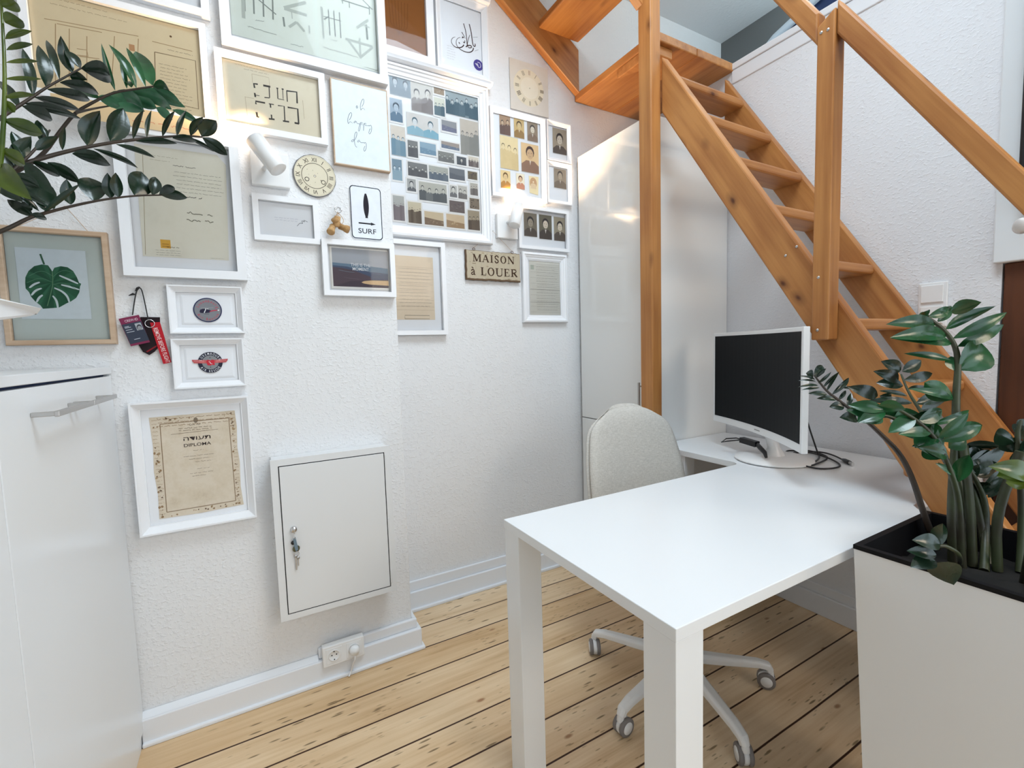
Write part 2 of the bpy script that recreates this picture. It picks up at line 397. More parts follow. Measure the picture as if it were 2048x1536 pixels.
for k in range(11):
    zt = 2.320 - 0.2115 * k; xn = -1.405 + 0.1345 * k
    MB().box(xn - 0.122, xn, 1.595, 2.074, zt - 0.036, zt).build('tread', M['pine'], st, basis((xn - .1, 1.84, zt), (0, 1, 0), y=(1, 0, 0)), bevel=.011, seg=3)
# corner landing
MB().box(XR, -1.492, 1.86, YB, 2.497, 2.535).build('landing_board', M['pine'], st, basis((-1.8, 1.99, 2.5), (1, 0, 0), y=(0, 1, 0)), bevel=.005)
MB().box(XR, -1.492, 1.597, 1.858, 2.497, 2.535).build('landing_board', M['pine'], st, basis((-1.8, 1.72, 2.5), (1, 0, 0), y=(0, 1, 0)), bevel=.005)
MB().prism([(-1.74, 1.60), (-1.512, 1.60), (-1.512, 1.72)], 2, 2.455, 2.496).build('landing_bracket', M['pine'], st, basis((-1.6, 1.7, 2.47), (0, 1, 0), y=(1, 0, 0)), bevel=.004)
# upper flight along the left wall
sl = 0.706
def ustr(x0, x1, ys, ye, h):
    zb = lambda y: 2.524 + sl * (1.598 - y)
    return MB().prism([(ys, zb(ys)), (ys, zb(ys) + h), (ye, zb(ye) + h), (ye, zb(ye))], 0, x0, x1)
dy = Vector((0, -1, sl)).normalized()
ustr(XR + .002, XR + .042, 1.598, 0.70, .215).build('stringer', M['pine'], st, basis((-2.04, 1.3, 2.8), dy, y=(1, 0, 0)), bevel=.004)
ustr(-1.512, -1.472, 1.505, 0.70, .215).build('stringer', M['pine'], st, basis((-1.49, 1.2, 2.8), dy, y=(1, 0, 0)), bevel=.004)
for k in range(2):
    z = 2.776 + .197 * k; y1 = 1.598 - .262 * k
    MB().box(XR + .036, -1.505, y1 - .245, y1, z, z + .036).build('tread', M['pine'], st, basis((-1.8, y1, z), (1, 0, 0), y=(0, 1, 0)), bevel=.006)
# posts
MB().box(-1.501, -1.430, 1.500, 1.5585, 0, 3.12).build('post', M['pine'], st, basis((-1.465, 1.53, 1.6), (0, 0, 1), y=(1, 0, 0)), bevel=.007, seg=3)
MB().prism([(-.790, 1.198), (-.742, 1.198), (-.742, 2.135), (-.790, 2.105)], 1, 1.502, 1.5585).build('baluster_post', M['pine'], st, basis((-.76, 1.53, 1.6), (0, 0, 1), y=(1, 0, 0)), bevel=.004)
def rail(xa, za, xb, zb, th):
    return MB().prism([(xa, za), (xb, zb), (xb, zb - th), (xa, za - th)], 1, 1.508, 1.552)
rail(-.741, 2.158, 0.10, 2.158 - 1.555 * .841, .094).build('handrail', M['pine'], st, beamframe((-.3, 1.53, 1.6), dx), bevel=.006)
rail(-1.429, 2.150 + 1.56 * .638, -.791, 2.150, .094).build('handrail', M['pine'], st, beamframe((-1.1, 1.53, 2.6), dx), bevel=.006)
for x, z, y in ((-.772, 1.385, 1.502), (-.772, 1.228, 1.502), (-.778, 2.085, 1.502), (-.760, 2.083, 1.502), (-.870, 1.500, 1.560), (-.905, 1.478, 1.560), (-.535, .93, 1.56), (-.60, .965, 1.56)):
    MB().lathe((x, y, z), [(0, .0015), (.004, .0015), (.0045, 0), (.0045, -.001)], 12, (0, -1, 0)).build('screw', M['steel'], st)

# ------------------------------------------------------------------ tall cabinet in the corner
tc = thing('tall_cabinet', 'tall white glossy cabinet standing in the corner behind the wooden post', 'cabinet', (-1.78, 1.86, 0))
MB().box(-2.04, -1.520, 1.612, YB - .002, 0.0, 2.205).build('body', M['lamgloss'], tc, bevel=.0015)
d1 = MB().box(-2.036, -1.522, 1.592, 1.611, 0.812, 2.203).build('door', M['lamgloss'], tc, bevel=.0015)
d2 = MB().box(-2.036, -1.522, 1.592, 1.611, 0.06, 0.807).build('door', M['lamgloss'], tc, bevel=.0015)
MB().cyl((-1.570, 1.558, .87), (-1.570, 1.558, 1.026), .006, seg=12).cyl((-1.570, 1.592, .895), (-1.570, 1.558, .895), .004, seg=10).cyl((-1.570, 1.592, 1.008), (-1.570, 1.558, 1.008), .004, seg=10).build('handle', M['steel'], d1)

# ------------------------------------------------------------------ desk
dk = thing('desk', 'white L-shaped desk with thick square legs under the staircase', 'desk', (-.8, 1.2, 0))
ZD = 0.74
def arc(cx, cy, r, a0, a1, n=8): return [(cx + r * math.cos(math.radians(a0 + (a1 - a0) * i / n)), cy + r * math.sin(math.radians(a0 + (a1 - a0) * i / n))) for i in range(n + 1)]
top = [(-1.083, .573), (-.500, .573), (-.500, 1.50), (-.545, 1.56), (-.545, YB - .026), (-1.516, YB - .026), (-1.516, 1.600)]
top += arc(-1.125, 1.560, .04, 90, 0, 8)
top = [(p[0], p[1]) for p in top]
MB().prism(top, 2, ZD - .024, ZD).build('desktop', M['lam'], dk, bevel=.0015)
for x0, y0 in ((-1.081, .575), (-.574, .575), (-.60, 1.70)):
    if y0 > 1: MB().box(x0, x0 + .05, y0, y0 + .3, 0, ZD - .0245).build('leg', M['lam'], dk, bevel=.0015)
    else: MB().box(x0, x0 + .072, y0, y0 + .068, 0, ZD - .0245).build('leg', M['lam'], dk, bevel=.0015)
MB().box(-1.43, -1.35, 1.605, 1.665, 0, ZD - .0245).build('leg', M['lam'], dk, bevel=.0015)

# ------------------------------------------------------------------ monitor
mc = Vector((-1.0746, 1.6277, 0)); dw = Vector((.856, -.516, 0)).normalized(); nf = Vector((-.516, -.856, 0)).normalized()
FM = basis((mc.x, mc.y, 1.05), dw, z=nf)          # local x right, y up, z towards viewer
mon = thing('computer_monitor', 'curved white computer monitor with a dark blank screen on the desk', 'monitor', FM)
def curved(hw, z0, z1, t0, t1, n=24, R=1.75):
    m = MB(); vs = []
    for i in range(n + 1):
        x = -hw + 2 * hw * i / n; s = (x * x) / (2 * R) - .034
        for (v, t) in ((z0, t0), (z1, t0), (z1, t1), (z0, t1)):
            vs.append(FM @ Vector((x, v, s + t)))
    fs = []
    for i in range(n):
        a = i * 4; b = a + 4
        for k in range(4): fs.append((a + k, a + (k + 1) % 4, b + (k + 1) % 4, b + k))
    fs.append((0, 3, 2, 1)); q = n * 4; fs.append((q, q + 1, q + 2, q + 3))
    return m.add(vs, fs)
curved(.334, -.200, .190, -.020, 0).build('housing', M['white'], mon, FM, bevel=.002)
curved(.319, -.172, .176, 0.0002, .0012).build('screen', M['screen'], mon, FM)
lg = MB(); 
for i, x in enumerate((-.022, -.016, -.010, -.004, .002, .008, .014)):
    lg.add([FM @ Vector((x, -.188, -.0330)), FM @ Vector((x + .004, -.188, -.0330)), FM @ Vector((x + .004, -.184, -.0330)), FM @ Vector((x, -.184, -.0330))], [(0, 1, 2, 3)])
lg.build('brand_mark', M['greyp'], mon, FM)
bc = Vector((-1.045, 1.742, ZD))
bs = MB().lathe(bc, [(0, .001), (.130, .001), (.137, .005), (.135, .010), (.10, .016), (.04, .021), (0, .022)], 40)
bs.build('stand_base', M['white'], mon)
MB().tube([bc + Vector((0, 0, .016)), bc + Vector((0, 0, .05)), bc + Vector((-.005, -.02, .12)), FM @ Vector((0, -.05, -.07))], [.042, .022, .02, .02], 16).build('stand_neck', M['white'], mon)
pu = thing('cable_adapter', 'black cable adapter lying on the monitor stand foot', 'adapter', (-1.13, 1.72, .77))
A0 = Vector((-1.175, 1.735, .80)); A1 = A0 + Vector((.075, -.01, -.006))
MB().box(-.04, .04, -.014, .014, -.011, .011).build('adapter_body', M['black'], pu, basis((A0 + A1) / 2, (1, -.15, -.05), z=(0, 0, 1))) if False else None
fr = basis((A0 + A1) / 2, (A1 - A0), z=(0, 0, 1)); bb = MB().box(-.038, .038, -.013, .013, -.011, .011); bb.v = [fr @ p for p in bb.v]; bb.build('adapter_body', M['black'], pu, fr, bevel=.002)
MB().tube([A0 + Vector((.02, 0, 0)), A0 + Vector((-.02, -.005, .004)), A0 + Vector((-.055, -.02, -.002)), A0 + Vector((-.07, -.03, -.018)), A0 + Vector((-.045, -.03, -.010)), A0 + Vector((0, -.01, 0))], .0028, 6).build('cable_loop', M['black'], pu)
MB().tube([A1, A1 + Vector((.03, -.03, -.004)), A1 + Vector((.065, -.055, -.014)), A1 + Vector((.075, -.062, -.030))], [.008, .009, .008, .005], 8).build('plug', M['black'], pu)
# video cable coil on the desk
zc = ZD + .0035
cp = [(-1.03, 1.96, .86), (-1.02, 1.945, .82), (-1.0, 1.93, .77), (-.985, 1.90, zc + .002), (-.98, 1.88, zc)]
co = [at(1612, 834, 1.86), at(1620, 860, 1.84), at(1630, 890, 1.80)]
def desk(px, py, z=zc):
    d = at(px, py, 1) - CAM; t = (z - CAM.z) / d.z; return CAM + d * t
path = [co[0], co[1], co[2]] + [desk(*q) for q in ((1636, 908), (1640, 917), (1625, 929), (1604, 931), (1586, 920), (1584, 908), (1596, 901), (1620, 903), (1652, 912), (1656, 917), (1640, 926), (1618, 934), (1588, 926), (1570, 911), (1572, 902), (1590, 901), (1620, 905), (1652, 916), (1676, 925), (1682, 933), (1668, 938), (1636, 938), (1604, 933), (1580, 920), (1584, 907), (1612, 903), (1645, 905), (1668, 913), (1687, 921))]
for i in range(3, len(path)): path[i].z = zc + (0.0045 if i % 5 == 0 else 0.001 * (i % 3))
def smooth(pts, it=2):
    for _ in range(it):
        q = [pts[0]]
        for a, b in zip(pts, pts[1:]): q += [a * .75 + b * .25, a * .25 + b * .75]
        pts = q + [pts[-1]]
    return pts
vc = thing('video_cable', 'thin black video cable coiled on the desk beside the monitor with its plug bare', 'cable', (-.95, 1.85, ZD))
MB().tube(smooth(path), .0031, 8).build('cord', M['black'], vc)
e0 = desk(1685, 921); e1 = desk(1699, 928); e2 = desk(1706, 931)
for e in (e0, e1, e2): e.z = ZD + .008
MB().tube([e0, e0 * .6 + e1 * .4, e1], [.004, .008, .0085], 8).build('plug_body', M['black'], vc)
MB().tube([e1, e2], .006, 8).build('plug_tip', M['steel'], vc)

# ------------------------------------------------------------------ office chair
CH = Matrix.Translation((-1.07, 1.25, 0)) @ Matrix.Rotation(math.radians(-9), 4, 'Z')
ch = thing('office_chair', 'light grey upholstered swivel chair on a white five-star base tucked under the desk', 'chair', CH)
cc = Vector((-1.07, 1.245, 0))
for k, q in enumerate(((-1.372, 1.112), (-1.022, .926), (-.758, 1.150), (-.902, 1.502), (-1.255, 1.51))):
    d = Vector((q[0], q[1], 0)) - cc; L = d.length; d.normalize(); e = cc + d * L
    pts = [cc + d * .02 + Vector((0, 0, .118)), cc + d * (L * .45) + Vector((0, 0, .104)), cc + d * (L * .86) + Vector((0, 0, .092)), cc + d * (L * .97) + Vector((0, 0, .082)), cc + d * L + Vector((0, 0, .062))]
    leg = MB(); up = Vector((0, 0, 1)); sd = d.cross(up)
    ws = [.024, .020, .017, .015, .012]; hs = [.016, .014, .012, .012, .012]; vs = []
    for i, p in enumerate(pts):
        t = (pts[min(i + 1, 4)] - pts[max(i - 1, 0)]).normalized(); nu = sd.cross(t).normalized()
        for a, b in ((-1, -1), (1, -1), (1, .4), (.6, 1), (-.6, 1), (-1, .4)): vs.append(p + sd * a * ws[i] + nu * b * hs[i])
    fs = [tuple(range(6))[::-1], tuple(range(24, 30))]
    for i in range(4):
        for j in range(6): fs.append((i * 6 + j, i * 6 + (j + 1) % 6, (i + 1) * 6 + (j + 1) % 6, (i + 1) * 6 + j))
    leg.add(vs, fs); lo = leg.build('leg', M['white'], ch, bevel=.004)
    a = math.atan2(d.y, d.x) + (0.6, 1.5, 1.25, 1.2, .3)[k]; ax = Vector((math.cos(a), math.sin(a), 0)); fw = Vector((-ax.y, ax.x, 0))
    wc = e + fw * .012 + Vector((0, 0, .029))
    ca = MB().lathe(e, [(.008, .068), (.011, .060), (.012, .048)], 12)
    ca.lathe(wc - ax * .007, [(0, 0), (.026, 0), (.027, .007), (.026, .014), (0, .014)], 20, ax).build('caster', M['white'], ch)
    for s in (-1, 1):
        wo = MB().lathe(wc + ax * s * .0135 - ax * .0065, [(0, 0), (.026, 0), (.0288, .003), (.0288, .010), (.026, .013), (0, .013)], 24, ax).build('caster_wheel', M['greyp'], ch)
        MB().lathe(wc + ax * s * .0195, [(.0, .002), (.018, .002), (.019, 0), (.019, -.002)], 20, ax * s).build('hub_cap', M['white'], wo)
MB().lathe(cc, [(0, .09), (.042, .09), (.045, .10), (.04, .135), (.028, .145), (.026, .30), (.018, .30), (.018, .41), (0, .41)], 24).build('gas_column', M['white'], ch)
# seat cushion
def pad(M_, outline, thick, n=6):
    pass
se = MB(); vs = []; fs = []; NU, NV = 16, 14
def seatp(u, v):          # u -1..1 across (y), v 0..1 front(+x) to back(-x)
    wd = .235 * (1 - .10 * v) ; x = .235 - .45 * v; y = u * wd
    k = max(abs(u), abs(2 * v - 1)); z = .018 * (1 - k ** 4) + .012 * u * u
    r = (abs(u) ** 5 + abs(2 * v - 1) ** 5); f = 1 if r <= 1 else r ** (-1 / 5)
    return Vector(((x - .01) * (f if True else 1) + .01, y * f, z))
for s, zo in ((1, .475), (-1, .435)):
    b0 = len(vs)
    for i in range(NU + 1):
        for j in range(NV + 1):
            p = seatp(-1 + 2 * i / NU, j / NV); vs.append(CH @ Vector((p.x, p.y, zo + p.z * (1 if s > 0 else -.3))))
    for i in range(NU):
        for j in range(NV):
            q = (b0 + i * (NV + 1) + j, b0 + (i + 1) * (NV + 1) + j, b0 + (i + 1) * (NV + 1) + j + 1, b0 + i * (NV + 1) + j + 1)
            fs.append(q if s < 0 else q[::-1])
ed = [(i, 0) for i in range(NU)] + [(NU, j) for j in range(NV)] + [(NU - i, NV) for i in range(NU)] + [(0, NV - j) for j in range(NV)]
T = (NU + 1) * (NV + 1)
for a, b in zip(ed, ed[1:] + ed[:1]):
    ia = a[0] * (NV + 1) + a[1]; ib = b[0] * (NV + 1) + b[1]; fs.append((ia, ib, T + ib, T + ia))
se.add(vs, fs, True); se.build('seat', M['fabric'], ch, bevel=.012, seg=3)
# backrest: curved pad, rounded top
def backp(u, v, off):
    z = .475 + v * .488
    hw = .213 + .016 * math.sin(PI * min(1, v * 1.1)) - .040 * max(0, v - .25) ** 1.2
    a = abs(u); 
    if v > .70:
        t = (v - .70) / .30; hw *= max(0, 1 - t ** 4.2 * .46)
    zt = z - (.034 * (a ** 3.0)) * max(0, (v - .5) * 2)
    x = -.235 - .085 * v ** 1.3 + .045 * a ** 2 * (1 - .4 * v)
    return CH @ Vector((x + off, u * hw + .012, zt))
def backsheet(off, o2, name, m_, ins):
    mb = MB(); vs = []; fs = []; NU, NV = 20, 24
    for s, of in ((0, off), (1, o2)):
        for i in range(NU + 1):
            for j in range(NV + 1):
                u = (-1 + 2 * i / NU) * ins; v = j / NV * (1 - (1 - ins) * .6) 
                edge = max(abs(u) / ins, (j / NV)); k = of
                if s == 0 and edge > .86: k = of - (of - o2) * ((edge - .86) / .14) ** 2 * .7
                vs.append(backp(u, v, k))
    T = (NU + 1) * (NV + 1)
    for s in (0, 1):
        for i in range(NU):
            for j in range(NV):
                q = tuple(s * T + t for t in (i * (NV + 1) + j, (i + 1) * (NV + 1) + j, (i + 1) * (NV + 1) + j + 1, i * (NV + 1) + j + 1))
                fs.append(q if s == 0 else q[::-1])
    ed = [(i, 0) for i in range(NU)] + [(NU, j) for j in range(NV)] + [(NU - i, NV) for i in range(NU)] + [(0, NV - j) for j in range(NV)]
    for a, b in zip(ed, ed[1:] + ed[:1]):
        ia = a[0] * (NV + 1) + a[1]; ib = b[0] * (NV + 1) + b[1]; fs.append((ib, ia, T + ia, T + ib))
    mb.add(vs, fs, True); return mb.build(name, m_, ch)
backsheet(0.0, -.022, 'backrest', M['fabric'], .965)
backsheet(-.023, -.036, 'back_shell', M['fabric'], 1.0)

# ------------------------------------------------------------------ planter
PL = thing('planter', 'tall tapered white planter box with a dark inner liner in front of the desk', 'planter', (-.28, 1.28, 0))
px0, px1, py0, py1, pz = -.482, -.06, 1.098, 1.462, .762
def taper(x0, x1, y0, y1, zt, zb, k):
    return [(x0, y0, zt), (x1, y0, zt), (x1, y1, zt), (x0, y1, zt), (x0 + k, y0 + k, zb), (x1 - k, y0 + k, zb), (x1 - k, y1 - k, zb), (x0 + k, y1 - k, zb)]
v8 = taper(px0, px1, py0, py1, pz - .008, 0, .03)
MB().add(v8, [(4, 7, 6, 5), (0, 4, 5, 1), (1, 5, 6, 2), (2, 6, 7, 3), (3, 7, 4, 0), (0, 1, 2, 3)][:5]).build('pot_body', M['lam'], PL)
rim = MB(); a = .012
o = [(px0 - .001, py0 - .001), (px1 + .001, py0 - .001), (px1 + .001, py1 + .001), (px0 - .001, py1 + .001)]; i_ = [(px0 + a, py0 + a), (px1 - a, py0 + a), (px1 - a, py1 - a), (px0 + a, py1 - a)]
vs = [(x, y, pz - .009) for x, y in o] + [(x, y, pz) for x, y in o] + [(x, y, pz) for x, y in i_] + [(x + (.01 if x < -.25 else -.01), y + (.01 if y < 1.3 else -.01), pz - .10) for x, y in i_]
fs = []
for L in range(3):
    for k in range(4): fs.append((L * 4 + k, L * 4 + (k + 1) % 4, L * 4 + 4 + (k + 1) % 4, L * 4 + 4 + k))
rim.add(vs, fs).build('liner', M['liner'], PL)
sm = MB(); N = 14; vs = []; fs = []
for i in range(N + 1):
    for j in range(N + 1): vs.append((px0 + .018 + (px1 - px0 - .036) * i / N, py0 + .018 + (py1 - py0 - .036) * j / N, pz - .065 + random.uniform(-.007, .007)))
for i in range(N):
    for j in range(N): fs.append((i * (N + 1) + j, (i + 1) * (N + 1) + j, (i + 1) * (N + 1) + j + 1, i * (N + 1) + j + 1))
so = sm.add(vs, fs, True).build('soil', M['soil'], PL); so['kind'] = 'stuff'

# ------------------------------------------------------------------ sideboard at the left
sb = thing('cupboard', 'white satin cupboard with steel bar handles at the left edge of the room', 'cupboard', (-1.3, -.6, 0))
sx0, sx1, sy0, sy1 = XB + .006, -.55, -.95, -.376
MB().box(sx0, sx1, sy0, sy1, .02, 1.155).build('body', M['lam'], sb, bevel=.001)
MB().box(sx0 - .0, sx1, sy0, -.354, 1.160, 1.180).build('top_board', M['lam'], sb, bevel=.0015)
MB().box(sx0 + .004, sx1, sy0 + .02, -.362, 0, .045).build('plinth', M['lam'], sb, bevel=.001)
MB().box(sx0 + .004, sx1 - .002, -.377, -.3725, 1.150, 1.160).build('painted_gap_shade', M['blue'], sb)  # dark blue strip painted as the shade under the top board
dr = []
for a, b in ((sx0 + .012, -1.0425), (-1.0385, sx1 - .002)):
    dr.append(MB().box(a, b, -.3755, -.3555, .05, 1.1535).build('door', M['lam'], sb, bevel=.0015))
MB().box(sx0, sx0 + .0105, -.3765, -.3565, .05, 1.155).build('side_edge', M['lam'], sb, bevel=.001)
def bar(x0, x1, posts, par):
    h = MB(); yb = -.318; z = 1.103
    h.box(x0, x1, yb - .004, yb + .004, z - .0055, z + .0055)
    for p in posts: h.box(p - .005, p + .005, -.3555, yb, z - .0045, z + .0045)
    return h.build('handle', M['steel'], par, bevel=.0015)
bar(-1.400, -1.172, (-1.18, -1.385), dr[0]); bar(-1.613, -1.404, (-1.42, -1.605), dr[0])

# desk lamp on the cupboard (only the tip of its head and foot show)
dl = thing('desk_lamp', 'flat white pointed lamp head reaching in at the left edge above the cupboard', 'lamp', (-1.0, -.48, 1.18))
hd = MB(); P = lambda x, y, z: Vector((x, y, z))
vs = [P(-1.062, -.300, 1.279), P(-1.045, -.285, 1.290), P(-.80, -.28, 1.287), P(-.80, -.36, 1.287), P(-1.04, -.33, 1.288), P(-1.055, -.300, 1.276), P(-.80, -.28, 1.248), P(-.80, -.36, 1.248)]
hd.add(vs, [(0, 1, 2, 3, 4), (0, 5, 6, 2, 1), (0, 4, 3, 7, 5), (5, 7, 6), (2, 6, 7, 3)]); hd.build('lamp_head', M['white'], dl, bevel=.004)
MB().cyl((-.83, -.32, 1.262), (-.80, -.50, 1.20), .007, seg=10).build('arm', M['white'], dl)
MB().lathe((-.85, -.46, 1.181), [(0, 0), (.155, 0), (.158, .006), (.15, .014), (0, .016)], 40).build('foot', M['teal'], dl)
# black screen edge and rod at far right
tv = thing('wall_panel', 'dark framed panel hung on the white boxing at the upper right edge', 'panel', (-.2, 2.05, 1.9))
MB().box(-.492, .2, 2.035, 2.089, 1.58, 2.46).build('panel_face', M['black'], tv, bevel=.008)
sp = thing('rod_bracket', 'white round end of a metal rod beside the handrail at the right edge', 'bracket', (-.37, 1.60, 1.44))
MB().lathe((-.380, 1.62, 1.452), [(0, .03), (.014, .03), (.016, .026), (.016, 0), (0, 0)], 20, (.3, -1, .1)).build('end_cap', M['white'], sp)
MB().tube([(-.376, 1.615, 1.452), (-.20, 1.62, 1.43), (-.1, 1.66, 1.42)], .011, 12).build('rod', M['steel'], sp)
# ------------------------------------------------------------------ flat printed work on the walls
def onx(px, py, X):                      # the spot on the plane x = X seen at a picture position -> (y, z)
    d = at(px, py, 1) - CAM; t = (X - CAM.x) / d.x; p = CAM + d * t; return p.y, p.z
def wallM(X, y, z, rot=0):               # local x along +y, local y up, local z out of the wall
    return Matrix(((0, 0, 1, X), (1, 0, 0, y), (0, 1, 0, z), (0, 0, 0, 1))) @ Matrix.Rotation(rot, 4, 'Z')
_tc = {}
def glyphs(s):                           # outline text as filled polygons, cap height 1, starting at x = 0
    if s in _tc: return _tc[s]
    cu = bpy.data.curves.new('lettering', 'FONT'); cu.body = s; cu.size = 1; cu.resolution_u = 3; cu.offset = 0.006
    o = bpy.data.objects.new('lettering', cu); C.objects.link(o)
    bpy.context.view_layer.update()
    me = bpy.data.meshes.new_from_object(o.evaluated_get(bpy.context.evaluated_depsgraph_get()))
    bm_ = bmesh.new(); bm_.from_mesh(me); bmesh.ops.triangulate(bm_, faces=bm_.faces[:]); bm_.to_mesh(me); bm_.free()
    ps = [[(me.vertices[i].co.x, me.vertices[i].co.y) for i in p.vertices] for p in me.polygons]
    bpy.data.objects.remove(o); bpy.data.curves.remove(cu); bpy.data.meshes.remove(me)
    xs = [q[0] for p in ps for q in p]; x0 = min(xs); k = 1 / 0.73
    ps = [[((x - x0) * k, y * k) for x, y in p] for p in ps]; W = (max(xs) - x0) * k
    _tc[s] = (ps, W); return _tc[s]
class CV:
    def __init__(s, X=None, step=.00016): s.p = []; s.X = X; s.L = 0; s.step = step
    def px(s, pts): return [onx(x, y, s.X) for x, y in pts]           # traced points (y, z)
    def up(s, n=1): s.L += n; return s
    def poly(s, pts, col): s.p.append((list(pts), s2l(col), s.L)); return s
    def rect(s, x0, y0, x1, y1, col): return s.poly([(x0, y0), (x1, y0), (x1, y1), (x0, y1)], col)
    def disc(s, x, y, rx, col, ry=None, n=24):
        ry = ry or rx; return s.poly([(x + rx * math.cos(2 * PI * i / n), y + ry * math.sin(2 * PI * i / n)) for i in range(n)], col)
    def ringp(s, x, y, r0, r1, col, n=48):
        for i in range(n):
            a, b = 2 * PI * i / n, 2 * PI * (i + 1) / n
            s.poly([(x + r0 * math.cos(a), y + r0 * math.sin(a)), (x + r1 * math.cos(a), y + r1 * math.sin(a)), (x + r1 * math.cos(b), y + r1 * math.sin(b)), (x + r0 * math.cos(b), y + r0 * math.sin(b))], col)
        return s
    def line(s, pts, w, col, w2=None):
        n = len(pts)
        if n < 2: return s
        L = []; Rr = []
        for i in range(n):
            a = pts[max(0, i - 1)]; b = pts[min(n - 1, i + 1)]; dx_, dy_ = b[0] - a[0], b[1] - a[1]; l = math.hypot(dx_, dy_) or 1e-9
            ww = (w if not isinstance(w, (list, tuple)) else w[i]) / 2
            L.append((pts[i][0] - dy_ / l * ww, pts[i][1] + dx_ / l * ww)); Rr.append((pts[i][0] + dy_ / l * ww, pts[i][1] - dx_ / l * ww))
        for i in range(n - 1): s.poly([L[i], Rr[i], Rr[i + 1], L[i + 1]], col)
        return s
    def text(s, t, x, y, h, col, align='c', width=None, ang=0, sq=1):
        ps, W = glyphs(t); kx = h * sq if width is None else width / W
        ox = {'c': -W * kx / 2, 'l': 0, 'r': -W * kx}[align]; ca, sa = math.cos(ang), math.sin(ang)
        for p in ps:
            s.poly([(x + (ox + a * kx) * ca - (b * h) * sa, y + (ox + a * kx) * sa + (b * h) * ca) for a, b in p], col)
        return s
    def arctext(s, t, cx, cy, r, h, col, a0, a1, inside=False):   # letters spread from angle a0 to a1 (degrees)
        n = len(t)
        for i, chh in enumerate(t):
            if chh == ' ': continue
            a = math.radians(a0 + (a1 - a0) * (i + .5) / n); rot = a - PI / 2 if not inside else a + PI / 2
            x, y = cx + r * math.cos(a), cy + r * math.sin(a)
            s.text(chh, x, y, h, col, 'c', ang=rot, sq=.8)
        return s
    def scribble(s, x0, y0, x1, y1, rows, h, col, fill=.9, seed=1):   # rows of small illegible writing
        r = random.Random(seed)
        for i in range(rows):
            y = y1 - (y1 - y0) * (i + .5) / rows; x = x0 + (x1 - x0) * r.uniform(0, .06); end = x1 - (x1 - x0) * r.uniform(0, 1 - fill)
            while x < end:
                wd = r.uniform(2.2, 6.5) * h; 
                q = []; k = x
                while k < min(x + wd, end): q.append((k, y + r.uniform(-.35, .45) * h)); k += .45 * h
                s.line(q, h * .28, col); x += wd + h * .9
        return s
    def person(s, x, y, h, skin, body, hair, wide=1.0):   # head centre (x, y), head height h
        s.poly([(x - h * 1.25 * wide, y - h * 2.6), (x - h * 1.15 * wide, y - h * .95), (x - h * .55, y - h * .62), (x + h * .55, y - h * .62), (x + h * 1.15 * wide, y - h * .95), (x + h * 1.25 * wide, y - h * 2.6)], body)
        s.up(); s.disc(x, y + h * .08, h * .46, hair, h * .56, 14); s.up(); s.disc(x, y - h * .06, h * .36, skin, h * .46, 14); s.L -= 2
        return s
    def build(s, name, mt, parent, w0=0.0, thick=None, origin=None):
        M0 = WM[parent] if origin is None else origin
        vs, fs, cs = [], [], []; inv = M0.inverted() if s.X is not None else None
        for ip, (pts, col, L) in enumerate(s.p):
            n0 = len(vs); dw = (ip % 30) * 4e-6
            for a, b in pts:
                if s.X is not None: q = inv @ Vector((s.X, a, b)); vs.append((q.x, q.y, w0 + L * s.step + dw))
                else: vs.append((a, b, w0 + L * s.step + dw))
            A = sum(vs[n0 + i][0] * vs[n0 + (i + 1) % len(pts)][1] - vs[n0 + (i + 1) % len(pts)][0] * vs[n0 + i][1] for i in range(len(pts)))
            idx = list(range(n0, len(vs))); fs.append(idx if A > 0 else idx[::-1]); cs.append(col)
        if thick:                          # solid backing slab under the first polygon
            pts, col, L = s.p[0]; n = len(pts); base = fs[0]; b0 = len(vs)
            for i in base: vs.append((vs[i][0], vs[i][1], vs[i][2] - thick))
            for i in range(n): fs.append([base[i], b0 + i, b0 + (i + 1) % n, base[(i + 1) % n]]); cs.append(thickcol if False else col)
        me = bpy.data.meshes.new(name); me.from_pydata(vs, [], fs); me.update()
        at_ = me.color_attributes.new('Col', 'FLOAT_COLOR', 'CORNER'); buf = []
        for p, c in zip(me.polygons, cs): buf += [c[0], c[1], c[2], 1.0] * p.loop_total
        at_.data.foreach_set('color', buf); me.materials.append(mt)
        o = bpy.data.objects.new(name, me); C.objects.link(o); return place(o, parent, M0)

